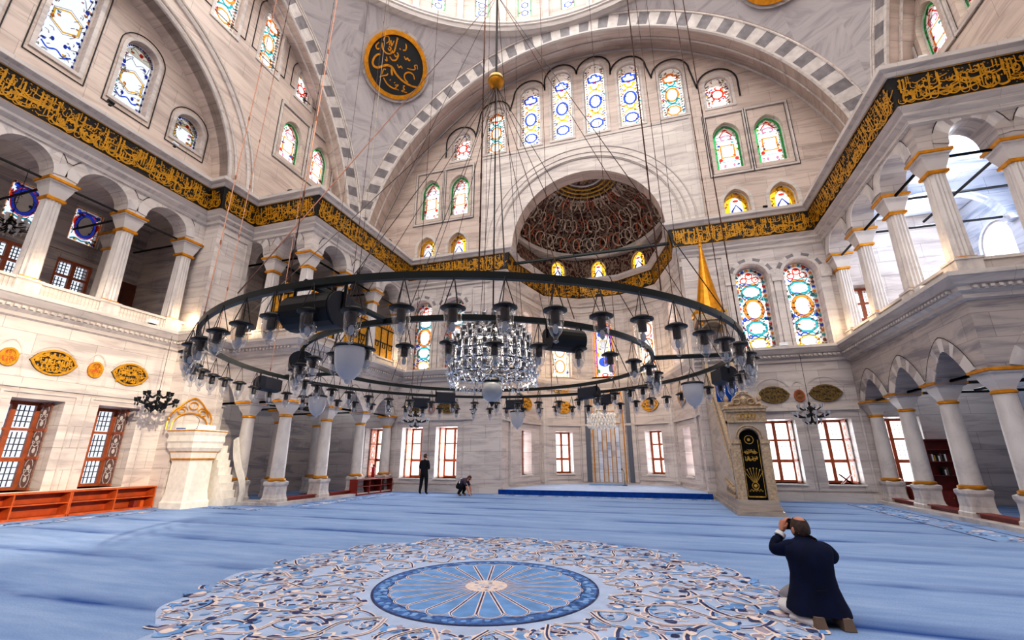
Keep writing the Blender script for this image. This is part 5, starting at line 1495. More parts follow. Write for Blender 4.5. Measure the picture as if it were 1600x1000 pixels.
# microphone on its stand
o = thing('microphone_stand', 'thin black microphone stand before the mihrab', 'microphone', (.8, 18.9, .2))
b = MB(); b.lathe([(.14, 0), (.14, .02), (.02, .04)], 14); b.tube([(0, 0, .02), (0, 0, .62)], .014, 6); b.build('stand', M['blackmetal'], o)
b = MB(); b.tube(bez([(0, 0, .6), (-.02, 0, .72), (-.1, 0, .78)], 4), .012, 5); b.lathe([(0, .86), (.03, .83), (.03, .77), (0, .74)], 8, (-.1, 0, 0)); b.build('microphone', M['blackmetal'], o)
b = MB(); b.box((-.1, 19.2, .215), (1.9, .7, .03)); tag(b.build('prayer_mat', M['cblue']), 'blue prayer mat lying before the mihrab', 'mat')
b = MB(); b.box((.1, 0, 0), (.01, .01, .01)) if False else None

# ------------------------------------------------------------------ minbar
mo = thing('minbar', 'tall marble pulpit stair with a carved gate and a golden spire, right of the niche', 'pulpit', (5.2, 9.1, 0))
def mbox(b, x0, x1, y0, y1, z0, z1, mi=0): b.box(((x0 + x1) / 2, (y0 + y1) / 2, (z0 + z1) / 2), (x1 - x0, y1 - y0, z1 - z0), mi)
M['minb'] = marble('minbar_marble', (172, 158, 145), (142, 130, 120), joint=0)
M['minc'] = plain('carved_marble', (170, 148, 122), .6, var=.14, scale=16)
b = MB(); mbox(b, -.62, .62, -.14, 5.3, 0, .12); mbox(b, -.57, .57, -.08, 5.3, .12, .25); mbox(b, -.53, .53, -.04, 5.3, .25, .42); b.build('plinth', M['minb'], mo)
GF = Fr((0, 0, 0), (1, 0, 0), (0, 1, 0))
b = MB(); P = arch(-.27, .27, .42, 2.42); b.slab(GF, rect(-.5, .42, .5, 2.95), [P], 0, .34); b.build('gate', M['minb'], mo)
b = MB()
for x in (-.4, .4):
    b = MB(); b.slab(GF, rect(x - .13, 1.98, x + .13, 2.1), (), -.05, .1); b.slab(GF, rect(x - .115, .42, x + .115, 1.98), (), -.015, .02); b.build('gate_pilaster', M['minc'], mo)
b = MB()
b.slab(GF, grow(arch(-.27, .27, 2.0, 2.42)[2:], .1), (), -.01, .0) if False else None
for rr in (.3, .36): b.tube([(rr * math.cos(PI * i / 16), -.02, 2.15 + rr * math.sin(PI * i / 16)) for i in range(17)], .022, 5)
b.build('arch_moulding', M['minc'], mo); b = MB()
b.slab(GF, rect(-.56, 2.92, .56, 3.0), (), -.08, .42); b.slab(GF, rect(-.6, 3.0, .6, 3.06), (), -.12, .46); b.slab(GF, rect(-.54, 2.6, .54, 2.92), (), -.01, .36); b.slab(GF, rect(-.54, 2.6, .54, 2.66), (), -.05, .36)
b.build('cornice', M['minc'], mo)
b = MB(); b.slab(GF, rect(-.26, 2.69, .26, 2.89), (), -.03, 0)
for k in range(5):
    b.tube([(-.2 + k * .1 + .045 * math.cos(x), -.035, 2.79 + .07 * math.sin(x)) for x in [i * PI / 4 for i in range(8)]], .014, 4, mi=1, closed=True)
b.build('carved_panel', [M['minc'], M['goldd']], mo)
b = MB(); cr = bez([(-.48, 3.06), (-.42, 3.16), (-.34, 3.14), (-.3, 3.3), (-.16, 3.42), (0, 3.5), (.16, 3.42), (.3, 3.3), (.34, 3.14), (.42, 3.16), (.48, 3.06)], 4)
b.slab(GF, cr, (), .05, .3)
b.tube([(p[0], .03, p[1]) for p in cr], .03, 5, mi=0)
for x in (-.2, .2): b.tube([(x + .1 * math.cos(q), .02, 3.22 + .08 * math.sin(q)) for q in [i * PI / 5 for i in range(10)]], .03, 4, mi=0, closed=True); b.lathe([(0, 3.2), (.04, 3.22), (0, 3.25)], 8, (x * 1.2, .02, 0), 1)
b.lathe([(0, 3.12), (.07, 3.18), (.1, 3.3), (.06, 3.38), (0, 3.4)], 10, (0, .04, 0), 0)
b.build('pediment', [M['minc'], M['goldd']], mo)
for x in (-.46, .46, 0):
    z = 3.06 if x else 3.46; k = 1.2 if x else 1.9
    b = MB(); b.lathe([(.09 * k, 0), (.1 * k, .05), (.05 * k, .09), (.03 * k, .14 * k), (.06 * k, .2 * k), (.06 * k, .24 * k), (.02 * k, .32 * k), (0, .4 * k)], 10, (x, .17, z)); b.build('finial', M['minc'], mo, 40)
# curtain in the gate, black velvet with gold embroidery
b = MB(); CF = Fr((0, .1, 0), (1, 0, 0), (0, 1, 0))
b.slab(CF, arch(-.265, .265, .45, 2.4), (), 0, .03, 0)
b.ribbon(CF, [(-.23, .5), (-.23, 2.1)], .02, -.006, 1); b.ribbon(CF, [(.23, .5), (.23, 2.1)], .02, -.006, 1); b.ribbon(CF, [(-.22, .5), (.22, .5)], .04, -.006, 1)
b.ribbon(CF, circle(0, 2.1, .12, 16), .018, -.006, 2, True); b.poly(CF, circle(-.01, 2.1, .045, 10), -.006, 2)
rnd = random.Random(2)
script(b, CF.sub(-.18, 1.68, -.008), .36, .15, rnd, 1, 1.1, 0, .009); script(b, CF.sub(-.18, 1.48, -.008), .36, .16, rnd, 1, 1.1, 0, .011)
for k in range(7):
    a = PI / 2 + (k - 3) * .26; x1, z1 = .34 * math.cos(a), .95 + .34 * math.sin(a)
    if k % 1 == 0:
        b.ribbon(CF, [(.05 * math.cos(a), .88), (x1, z1)], .014, -.006, 1); b.poly(CF, circle(x1, z1, .02, 8), -.007, 1)
b.ribbon(CF, circle(0, .8, .09, 14), .02, -.006, 1, True); b.poly(CF, circle(0, .8, .05, 10), -.007, 1)
for k in range(9): b.ribbon(CF, circle(-.16 + k * .04, .66 + .03 * (k % 2), .018, 8), .01, -.006, 1, True)
b.build('curtain', [M['velvet'], M['goldd'], M['goldd']], mo)
# flank, carved balusters and sloping rail (stairs rise away from the gate)
Y0, Y1, ZS0, ZS1 = .34, 4.0, .95, 4.3
for sg in (-1, 1):
    fl = Fr((sg * .47, 0, 0), (0, 1, 0), (sg, 0, 0))
    b = MB(); b.slab(fl, [(Y0, .42), (5.3, .42), (5.3, ZS1), (Y1, ZS1), (Y0, ZS0)], (), -.06, .04); b.build('stair_flank', M['minb'], mo)
    b = MB()
    b.slab(fl, [(Y0, ZS0), (Y1, ZS1), (Y1, ZS1 + .85), (Y0, ZS0 + .85)], [[(Y0 + .15, ZS0 + .22), (Y1 - .1, ZS1 - .02), (Y1 - .1, ZS1 + .68), (Y0 + .15, ZS0 + .9 - .2)]], -.05, .05)
    nb = 22
    for i in range(nb):
        t = (i + .5) / nb; y = Y0 + .15 + (Y1 - .25 - Y0) * t; z = ZS0 + .14 + (ZS1 - ZS0) * (y - Y0) / (Y1 - Y0)
        b.tube([tuple(fl(y + .06 * math.sin(q * .9), z + .06 * q, 0)) for q in range(11)], .028, 4)
    b.tube([tuple(fl(Y0, ZS0 + .87, 0)), tuple(fl(Y1, ZS1 + .87, 0))], .06, 6); b.tube([tuple(fl(Y0, ZS0 + .05, 0)), tuple(fl(Y1, ZS1 + .05, 0))], .05, 6)
    b.build('balustrade', M['minc'], mo)
    b = MB()
    for i in range(7):
        y = Y0 + .18 + i * .23
        b.tube([tuple(fl(y + .05 * math.sin(q * 1.1), .45 + .06 * q * (.7 + .06 * i), .05)) for q in range(9)], .05, 5)
    b.slab(fl, rect(Y0, .42, Y0 + 1.9, .5), (), .03, .1); b.build('carved_relief_panel', M['minc'], mo)
b = MB()
for i in range(14):
    mbox(b, -.42, .42, Y0 + (Y1 - Y0) * i / 14, Y1 + .1, .42 + .27 * i, .42 + .27 * (i + 1))
b.build('stairs', M['minb'], mo)
b = MB(); mbox(b, -.5, .5, Y1, 5.3, ZS1 - .3, ZS1); b.build('platform', M['minb'], mo)
for x in (-.45, .45):
    for y in (Y1 + .08, 5.2):
        b = MB(); b.lathe([(.08, 0), (.09, .1), (.055, .18), (.05, 2.4), (.08, 2.5), (.1, 2.62)], 12, (x, y, ZS1)); b.lathe([(.085, 2.5), (.11, 2.55), (.11, 2.64), (.08, 2.66)], 12, (x, y, ZS1), 1); b.build('canopy_column', [M['minb'], M['gold']], mo, 40)
b = MB(); yc = (Y1 + 5.28) / 2
mbox(b, -.62, .62, yc - .72, yc + .72, 7.02, 7.3, 0)
for sg in (-1, 1):
    b.tube([(sg * .45, Y1 + .08 + 1.12 * t, 6.75 + .25 * math.sin(PI * t)) for t in [i / 10 for i in range(11)]], .06, 5); b.tube([(-.45 + .9 * t, yc + sg * .56, 6.75 + .25 * math.sin(PI * t)) for t in [i / 10 for i in range(11)]], .06, 5)
b.build('canopy', M['minc'], mo)
b = MB(); b.lathe([(.7, 7.3), (.74, 7.36), (.66, 7.5), (.6, 7.56), (.56, 7.7), (.42, 8.2), (.26, 9.1), (.12, 10.1), (.06, 10.6), (.09, 10.66), (.05, 10.75), (.08, 10.85), (.03, 10.95), (.02, 11.2), (0, 11.3)], 16, (0, yc, 0)); b.build('spire', M['gold'], mo, 20)
b = MB()
for i in range(14):
    a = 2 * PI * i / 14; b.tube([(.68 * math.cos(a) + .07 * math.cos(q) * -math.sin(a), yc + .68 * math.sin(a) + .07 * math.cos(q) * math.cos(a), 7.43 + .09 * math.sin(q)) for q in [k * PI / 4 for k in range(8)]], .03, 4, closed=True)
b.build('spire_crest', M['goldd'], mo)
b = MB(); b.box((5.0, 10.6, 3.9), (.7, .06, 1.0)); b.xf(Matrix.Identity(4))
tag(b.build('blue_banner', M['bluecl']), 'blue cloth hung over the stair of the tall pulpit behind its gate', 'cloth')

# ------------------------------------------------------------------ preacher's seat beside the pier
ko = thing('preacher_seat', 'white marble preacher\'s pulpit with gilded lines against the left pier, lit by the sun', 'pulpit', (-12.65, 5.85, 0)); ko.scale = (.8, .8, 1)
def sqv(b, prof, cx=0, cy=0, kx=1.0, ky=1.0, mi=0):
    n0 = len(b.v); b.lathe(prof, 4, (0, 0, 0), mi, PI / 4, PI / 4 + 2 * PI)
    for i in range(n0, len(b.v)):
        x, y, z = b.v[i]; b.v[i] = (cx + x * kx * .7071 * 1.41421, cy + y * ky * .7071 * 1.41421, z)
b = MB(); sqv(b, [(.86, 0), (.86, .18), (.8, .24), (.74, .5), (.72, 1.45), (.76, 1.5)]); b.build('shaft', M['white'], ko)
b = MB(); sqv(b, [(.76, 1.5), (.8, 1.6), (.84, 1.75), (1.0, 1.9), (1.0, 2.05), (1.06, 2.12), (1.02, 2.3), (1.08, 2.38), (1.1, 2.42), (1.1, 2.5)]); b.build('seat_body', M['white'], ko)
b = MB(); sqv(b, [(.775, 1.5), (.79, 1.52), (.79, 1.56), (.77, 1.58)]); sqv(b, [(.86, 1.755), (.88, 1.77), (.88, 1.8), (.86, 1.82)]); sqv(b, [(1.105, 2.43), (1.115, 2.44), (1.115, 2.46), (1.105, 2.47)]); b.build('gilded_line', M['gold'], ko)
sf = Fr((-.73, .1, 0), (0, 1.65, 0), (-1, 0, 0), (0, 0, 1))
b = MB(); oc_ = bez([(-.62, 2.5), (-.6, 2.9), (-.5, 3.15), (-.36, 3.3), (-.2, 3.5), (0, 3.62), (.2, 3.5), (.36, 3.3), (.5, 3.15), (.6, 2.9), (.62, 2.5)], 4)
ic = bez([(-.5, 2.5), (-.46, 2.8), (-.3, 3.0), (0, 3.1), (.3, 3.0), (.46, 2.8), (.5, 2.5)], 4)
for q, r in ((oc_, .035), (ic, .03)): b.tube([tuple(sf(x, z, -.02)) for x, z in q], r, 5)
for x, z, r in ((0, 3.36, .13), (-.3, 3.12, .1), (.3, 3.12, .1)): b.tube([tuple(sf(x + r * math.cos(a), z + r * math.sin(a), -.02)) for a in [i * PI / 6 for i in range(12)]], .024, 5, closed=True)
for sg in (-1, 1): b.tube([tuple(sf(x, z, -.02)) for x, z in bez([(sg * .14, 3.2), (sg * .24, 3.3), (sg * .4, 3.2), (sg * .5, 3.0)], 4)], .02, 4)
b.build('gilded_crest', M['gold'], ko)
b = MB()
for i in range(8): mbox(b, -.6, 1.18 - i * .14, .8, 1.42, .25 * i, .25 * (i + 1))
b.build('stairs', M['white'], ko)
b = MB(); sg_ = Fr((0, 1.42, 0), (1, 0, 0), (0, 1, 0)); lo = bez([(1.24, 0), (1.3, .35), (1.2, .7), (.9, 1.1), (.6, 1.6), (.45, 2.2)], 5); hi = bez([(1.44, 0), (1.5, .5), (1.36, .95), (1.1, 1.3), (.84, 1.8), (.66, 2.3)], 5); b.slab(sg_, lo + hi[::-1], (), 0, .1); b.build('stair_side', M['white'], ko)
b = MB(); b.box((-12.5, 5.8, 2.57), (.5, .7, .13)); b.box((-12.5, 5.8, 2.645), (.46, .66, .03)); tag(b.build('cushion', M['paper']), 'white cushion lying on top of the preacher\'s pulpit', 'cushion')
b = MB(); b.box((-12.95, 5.5, 2.53), (.24, .3, .05), 0, .3); tag(b.build('book', M['book']), 'blue book lying on top of the preacher\'s pulpit', 'book')
b = MB(); b.lathe([(.05, 0), (.05, .02), (.01, .03)], 10); b.tube(bez([(0, 0, .02), (.02, .02, .3), (-.08, -.05, .42)], 5), .008, 5); tag(b.build('gooseneck_microphone', M['blackmetal'], loc=(-12.25, 5.45, 2.5)), 'thin gooseneck microphone standing on the preacher\'s pulpit', 'microphone')
# ------------------------------------------------------------------ people
def skin_geo(joints, edges, sub=2, root=0):
    """joints: [((x,y,z), r)]; grows one continuous surface over the skeleton"""
    me = bpy.data.meshes.new('sk'); me.from_pydata([j[0] for j in joints], edges, [])
    ob = bpy.data.objects.new('sk', me); COL.objects.link(ob)
    md = ob.modifiers.new('skin', 'SKIN'); md.use_smooth_shade = True
    sv = me.skin_vertices[0].data
    for i, j in enumerate(joints):
        r = j[1] if isinstance(j[1], tuple) else (j[1], j[1])
        sv[i].radius = r; sv[i].use_root = (i == root)
    sd = ob.modifiers.new('sub', 'SUBSURF'); sd.levels = sub; sd.render_levels = sub
    dg = bpy.context.evaluated_depsgraph_get(); dg.update()
    ev = ob.evaluated_get(dg); m = ev.to_mesh()
    V = [tuple(v.co) for v in m.vertices]; Fs = [tuple(p.vertices) for p in m.polygons]
    ev.to_mesh_clear(); bpy.data.objects.remove(ob); bpy.data.meshes.remove(me)
    return V, Fs
def chain_edges(*chains):
    return [(a, b) for c in chains for a, b in zip(c[:-1], c[1:])]
def ellipsoid(mb, c, r, n=14, m=10, mi=0, shape=None):
    vs = []; 
    for j in range(m + 1):
        t = PI * j / m
        for i in range(n):
            a = 2 * PI * i / n
            p = Vector((math.sin(t) * math.cos(a), math.sin(t) * math.sin(a), -math.cos(t)))
            if shape: p = shape(p)
            vs.append((c[0] + p.x * r[0], c[1] + p.y * r[1], c[2] + p.z * r[2]))
    mb.add(vs, [(j * n + i, j * n + (i + 1) % n, (j + 1) * n + (i + 1) % n, (j + 1) * n + i) for j in range(m) for i in range(n)], mi)
def hand(mb, pos, d, pal, mi=0, k=1.0, curl=.5, thumb=1):
    """palm, four fingers and a thumb; d points along the fingers, pal out of the palm"""
    d = Vector(d).normalized(); pal = Vector(pal); pal = (pal - d * pal.dot(d)).normalized(); sd = d.cross(pal) * thumb; p0 = Vector(pos)
    mb.tube([p0 - d * .02 * k, p0 + d * .03 * k, p0 + d * .075 * k], [.024 * k, .038 * k, .036 * k], 8, mi)
    for i, L in enumerate((.07, .078, .072, .056)):
        q = p0 + d * .075 * k + sd * (.027 - .018 * i) * k; pts = [q - d * .02 * k]; dd = d.copy()
        for s_ in range(3):
            pts.append(q); dd = (dd * math.cos(curl * .8) + pal * math.sin(curl * .8)).normalized(); q = q + dd * L * k * (.45, .32, .23)[s_]
        pts.append(q); mb.tube(pts, [.0085 * k, .0095 * k, .0088 * k, .0078 * k, .005 * k], 6, mi)
    q = p0 + d * .015 * k + sd * .03 * k; e = (sd * .8 + d * .6 + pal * .3).normalized()
    mb.tube([p0 + d * .01 * k, q, q + e * .03 * k, q + (e + d * .6).normalized() * .058 * k], [.014 * k, .0125 * k, .011 * k, .006 * k], 6, mi)
def head(mb, c, fwd, skin=0, hair=None, k=1.0, tilt=0.0, dark=None):
    """head with nose, lips, eyes, ears; fwd is the facing direction in plan"""
    n0 = len(mb.v)
    def sh(p):
        q = p.copy()
        if q.z < -.1: q.x *= 1 + .28 * q.z; q.y = q.y * (1 + .12 * q.z) + .1 * abs(q.z)
        if q.y < 0: q.y *= 1.06
        return q
    ellipsoid(mb, (0, 0, 0), (.078, .098, .118), 18, 14, skin, sh)
    mb.tube([(0, .092, .03), (0, .112, -.015), (0, .118, -.028), (0, .098, -.034)], [.007, .012, .014, .008], 6, skin)
    for sg in (-1, 1):
        ellipsoid(mb, (sg * .032, .086, .012), (.012, .008, .007), 8, 6, skin if dark is None else dark)
        ellipsoid(mb, (sg * .08, -.008, -.01), (.012, .022, .034), 8, 8, skin)
    ellipsoid(mb, (0, .092, -.062), (.026, .01, .009), 8, 6, skin)
    a = math.atan2(-fwd[0], fwd[1])
    Mx = Matrix.Translation(c) @ Matrix.Rotation(a, 4, 'Z') @ Matrix.Rotation(tilt, 4, 'X') @ Matrix.Scale(k, 4)
    mb.v[n0:] = [tuple(Mx @ Vector(p)) for p in mb.v[n0:]]
    return Mx
def hair_cap(Mx, thin=False):
    b = MB()
    n, m = 22, 12; vs = []; 
    for j in range(m + 1):
        t = PI * .68 * j / m
        for i in range(n):
            a = 2 * PI * i / n
            y = math.sin(t) * math.sin(a); x = math.sin(t) * math.cos(a); z = math.cos(t)
            lim = 1.0
            fr_ = max(0, y)                       # hairline rises over the face
            if z < .45 * (fr_ > .35) - .35 * (fr_ <= .35): lim = .93
            vs.append((x * .084 * lim, y * .102 * (1.06 if y < 0 else 1) * lim, z * .124 * lim + .003))
    fs = [(j * n + i, j * n + (i + 1) % n, (j + 1) * n + (i + 1) % n, (j + 1) * n + i) for j in range(m) for i in range(n)]
    if thin: fs = [f for f in fs if not (sum(vs[q][2] for q in f) / 4 > .098 and sum(vs[q][1] for q in f) / 4 > -.075)]
    b.add(vs, fs); b.xf(Mx); return b

def person(loc, rz, label, joints, edges, hd, cloth, hands, hairm, root=0):
    o = None
    mb = MB(); V, Fs = skin_geo(joints, edges, 2, root)
    mis = []
    for f in Fs:
        c = sum((Vector(V[i]) for i in f), Vector()) / len(f); mis.append(cloth(c))
    b0 = len(mb.v); mb.add(V, Fs, 0); mb.m = mis
    Mx = head(mb, *hd[:2], skin=0, k=hd[2], tilt=hd[3], dark=3)
    for h in hands: hand(mb, *h)
    return mb, Mx
# --- the man standing at the window, in black
J = [((0, 0, .95), (.16, .12)), ((0, .0, 1.14), (.155, .11)), ((0, .0, 1.32), (.18, .12)), ((0, .0, 1.44), (.12, .09)), ((0, .01, 1.52), .055), ((0, .02, 1.6), .06),
     ((-.17, 0, 1.41), .075), ((-.235, -.02, 1.15), .056), ((-.13, .19, 1.08), .04), ((.17, 0, 1.41), .075), ((.235, -.01, 1.15), .056), ((.12, .2, 1.1), .04),
     ((-.1, 0, .88), .115), ((-.13, .01, .5), .08), ((-.17, -.02, .11), .055), ((-.18, .1, .045), .042), ((.1, 0, .88), .115), ((.12, .01, .5), .08), ((.14, -.02, .11), .055), ((.15, .1, .045), .042)]
E_ = chain_edges([0, 1, 2, 3, 4, 5], [2, 6, 7, 8], [2, 9, 10, 11], [0, 12, 13, 14, 15], [0, 16, 17, 18, 19])
def cl(c):
    if c.z > 1.5: return 0
    if c.z < .09: return 3
    if abs(c.x) < .15 and c.y > .17 and c.z < 1.2: return 1
    return 1 if c.z > .92 else 2
mb, Mx = person(None, 0, '', J, E_, ((0, .03, 1.635), (.15, 1), 1.0, -.15), cl, [((-.1, .23, 1.08), (.8, .5, 0), (0, 0, 1)), ((.1, .235, 1.1), (-.8, .5, 0), (0, 0, 1), 0, 1.0, .5, -1)], None)
o = mb.build('person', [M['skin'], M['suitk'], M['suitk'], M['black']], None, 60); o.location = (-7.6, 13.0, 0)
tag(o, 'person in black clothes standing with back turned before the left windows, hands folded in front', 'person')
hair_cap(Mx).build('hair', M['hair'], o, 60)
b = MB(); b.lathe([(.062, 1.5), (.07, 1.49), (.075, 1.47), (.09, 1.45)], 12); b.build('collar', M['suitk'], o, 50)
# --- the man crouching on the carpet
J = [((-.12, 0, .42), (.2, .19)), ((.0, .0, .56), (.18, .17)), ((.13, .02, .64), (.17, .15)), ((.22, .04, .67), .09), ((.28, .06, .69), .06),
     ((.16, -.15, .6), .075), ((.31, -.17, .36), .05), ((.4, -.13, .12), .036), ((.18, .19, .6), .075), ((.3, .22, .38), .05), ((.36, .2, .14), .036),
     ((-.12, -.11, .38), .13), ((.12, -.16, .4), .095), ((-.1, -.15, .1), .06), ((.06, -.16, .04), .045), ((-.12, .11, .38), .13), ((.14, .16, .44), .095), ((.0, .14, .1), .06), ((.14, .15, .04), .045)]
E_ = chain_edges([0, 1, 2, 3, 4], [2, 5, 6, 7], [2, 8, 9, 10], [0, 11, 12, 13, 14], [0, 15, 16, 17, 18])
def cl(c):
    if c.z < .08 and c.x < .25: return 3
    if c.x > .27 and c.z < .42: return 0
    if c.x > .25 and c.z > .6: return 0
    if c.x > .02 and c.z > .47: return 1
    return 2
mb, Mx = person(None, 0, '', J, E_, ((.32, .06, .72), (1, .35), .95, -.5), cl, [((.405, -.125, .09), (.35, .1, -.7), (-.5, 0, -.2), 0, .95, .25), ((.365, .2, .11), (.35, 0, -.7), (-.5, 0, -.2), 0, .95, .25, -1)], None)
o = mb.build('person', [M['skin'], M['violet'], M['suitk'], M['khaki']], None, 60); o.location = (-5.72, 12.95, 0)
tag(o, 'person in dark violet shirt and black trousers crouching and bending to the carpet', 'person')
hair_cap(Mx).build('hair', M['hair'], o, 60)
b = MB(); b.tube(bez([(-.04, -.2, .52), (-.02, -.12, .66), (-.03, .02, .71), (-.02, .14, .67)], 5), .022, 6); b.build('shirt_hem', M['shirt'], o, 60)
# --- the man kneeling in front, taking a picture
J = [((0, -.05, .26), (.17, .15)), ((0, -.09, .44), (.16, .12)), ((0, -.06, .6), (.18, .12)), ((.0, -.02, .69), (.1, .08)), ((0, .0, .75), .055), ((0, .02, .81), .06),
     ((-.17, -.02, .64), .07), ((-.3, .03, .58), .056), ((-.155, .1, .775), .036), ((.17, -.02, .63), .07), ((.27, .07, .52), .056), ((.09, .2, .7), .036),
     ((-.1, .0, .22), .12), ((-.15, .36, .11), .085), ((-.12, -.12, .07), .06), ((-.1, -.3, .05), .045), ((.1, .0, .22), .12), ((.15, .36, .11), .085), ((.12, -.12, .07), .06), ((.11, -.3, .05), .045)]
E_ = chain_edges([0, 1, 2, 3, 4, 5], [2, 6, 7, 8], [2, 9, 10, 11], [0, 12, 13, 14, 15], [0, 16, 17, 18, 19])
def cl(c):
    if c.y < -.2 and c.z < .12: return 3
    if c.z > .7 and abs(c.x) < .09: return 0
    return 2 if c.z < .3 else 1
HC = (-.005, .03, .8)
mb, Mx = person(None, 0, '', J, E_, (HC, (-.28, 1), 1.02, .1), cl, [((-.15, .105, .79), (.35, .2, .8), (.75, .1, -.25), 0, 1.05, .5, -1), ((.05, .22, .75), (-.4, .0, .7), (-.6, -.3, 0), 0, 1.0, .55)], None)
o = mb.build('person', [M['skin'], M['suit'], M['trous'], M['khaki']], None, 60); o.location = (3.98, -.12, 0); o.rotation_euler = (0, 0, .1); o.scale = (1.05,) * 3
KN = tag(o, 'person in dark navy jacket kneeling on the carpet, back turned, hand raised, taking a picture', 'person')
hair_cap(Mx, True).build('hair', M['hair'], o, 60)
# jacket: fitted back, flared skirt, sleeves
b = MB()
prof = [(.74, .062, .06, .0), (.715, .09, .075, -.01), (.69, .16, .1, -.03), (.655, .22, .125, -.05), (.6, .225, .15, -.06), (.5, .2, .16, -.075), (.4, .195, .17, -.075), (.3, .21, .19, -.07), (.2, .24, .215, -.075), (.12, .268, .235, -.085), (.085, .275, .24, -.09)]
n = 36; vs = []
for z, rx, ry, cy in prof:
    for i in range(n):
        a = 2 * PI * i / n; wob = 1 + (.035 * math.sin(5 * a + 1) + .02 * math.sin(9 * a)) * max(0, (.45 - z) / .4)
        vs.append((rx * wob * math.cos(a), cy + ry * wob * math.sin(a), z + (.012 * math.sin(3 * a) if z < .15 else 0)))
m = len(prof)
b.add(vs, [(j * n + (i + 1) % n, j * n + i, (j + 1) * n + i, (j + 1) * n + (i + 1) % n) for j in range(m - 1) for i in range(n)])
V, Fs = skin_geo([((0, -.04, .6), .1), ((-.17, -.03, .635), .088), ((-.305, .025, .585), .075), ((-.2, .075, .72), .056), ((.17, -.03, .625), .088), ((.28, .07, .52), .075), ((.12, .18, .66), .056)], chain_edges([0, 1, 2, 3], [0, 4, 5, 6]), 2)
b.add(V, Fs)
b.build('jacket', M['suit'], o, 60)
b = MB(); b.tube([(-.2, .075, .72), (-.172, .09, .75)], [.052, .05], 12); b.build('shirt_cuff', M['shirt'], o, 60)
b = MB(); b.box((-.02, -.312, .31), (.1, .008, .014), 0, .05); b.build('pocket_flap', M['suitk'], o)
b = MB(); b.box((-.03, .2, .815), (.13, .05, .08)); b.lathe([(.035, 0), (.035, .06), (.0, .06)], 12, (-.03, .25, .815)); tag(b.build('camera', M['blackmetal']), 'black camera held before the face of the kneeling person', 'camera'); 
cam_obj = bpy.data.objects['camera']; cam_obj.matrix_world = Matrix.Translation((3.98, -.12, 0)) @ Matrix.Rotation(.1, 4, 'Z') @ Matrix.Scale(1.05, 4)
b = MB(); ellipsoid(b, (-.2, .1, .07), (.1, .16, .065)); b.tube(bez([(-.24, -.05, .02), (-.17, -.2, .03), (-.1, -.28, .03)], 5), [.03 + .02 * math.sin(i / 3.5) for i in range(11)], 8); b.build('trouser_leg', M['shirt'], o, 60)
for x in (-.11, .12):
    b = MB(); sfz = Fr((x, -.2, .0), (1, 0, 0), (0, 1, 0))
    b.add([(x - .045, -.16, .015), (x + .045, -.16, .015), (x + .07, -.36, .005), (x - .03, -.36, .005), (x - .035, -.16, .09), (x + .035, -.16, .09), (x + .055, -.34, .1), (x - .02, -.34, .1)], [(0, 1, 2, 3), (4, 7, 6, 5), (0, 4, 5, 1), (1, 5, 6, 2), (2, 6, 7, 3), (3, 7, 4, 0)]); b.build('shoe', M['khaki'], o)

# ------------------------------------------------------------------ floor and its woven pattern
mb = MB()
FLM = ['carpet', 'cmed', 'cblue', 'cnavy', 'ccream', 'cmauve', 'cblue2', 'stonefloor', 'cring']
fi = {k: i for i, k in enumerate(FLM)}
mb.add([(-17.5, -12.6, 0), (17.5, -12.6, 0), (17.5, 20.9, 0), (-17.5, 20.9, 0)], [(0, 1, 2, 3)], 0)
FL = Fr((.3, -.03, 0), (1, 0, 0), (0, 0, 1), (0, 1, 0)); FL.cnt = 0
rnd = random.Random(21)
def lob(a): return 3.42 + .24 * abs(math.sin(8 * a)) + .08 * math.sin(16 * a + .4)
OUT = [(lob(2 * PI * i / 320) * math.cos(2 * PI * i / 320), lob(2 * PI * i / 320) * math.sin(2 * PI * i / 320)) for i in range(320)]
mb.poly(FL, OUT, .004, fi['cmed'])
def scroll(cx, cy, r, a0, sg, turns=1.35, wd=.07, lvl=0):
    pts = []; n = 26; an = rnd.uniform(1.1, 1.4); ro = math.atan2(cy, cx) + PI / 2 + rnd.uniform(-.5, .5)
    for i in range(n):
        t = i / (n - 1); rr = r * (1 - .8 * t); a = a0 + sg * t * turns * 2 * PI
        ex, ey = rr * math.cos(a) * an, rr * math.sin(a) / an
        pts.append((cx + ex * math.cos(ro) - ey * math.sin(ro), cy + ex * math.sin(ro) + ey * math.cos(ro)))
    z = .008 + lvl * .0004
    mb.ribbon(FL, pts, [wd * (1.25 - .7 * i / n) for i in range(n)], z, fi['ccream'])
    mb.ribbon(FL, pts, [wd * (.6 - .4 * i / n) for i in range(n)], z + .0015, fi['cnavy'])
    mb.ribbon(FL, [(cx + (x - cx) * .86, cy + (y - cy) * .86) for x, y in pts], wd * .5, z + .001, fi['cblue2' if rnd.random() < .6 else 'cblue'])
    leaf(cx, cy, rnd.random() * 6, .12 * r / .3, 'cblue')
    for i in range(2, n - 4, 3):
        dx, dy = pts[i + 1][0] - pts[i - 1][0], pts[i + 1][1] - pts[i - 1][1]; ta = math.atan2(dy, dx)
        for q in (-1, 1):
            if rnd.random() < .62:
                L_ = rnd.uniform(.09, .17) * (r / .36) * (1 - .4 * i / n)
                leaf(pts[i][0], pts[i][1], ta + q * rnd.uniform(.5, .95), L_ * 1.25, 'ccream', z - .0004); leaf(pts[i][0], pts[i][1], ta + q * rnd.uniform(.55, .9), L_, rnd.choice(['cnavy', 'cnavy', 'cblue', 'cmauve', 'cblue2']), z + .0003)
    return pts
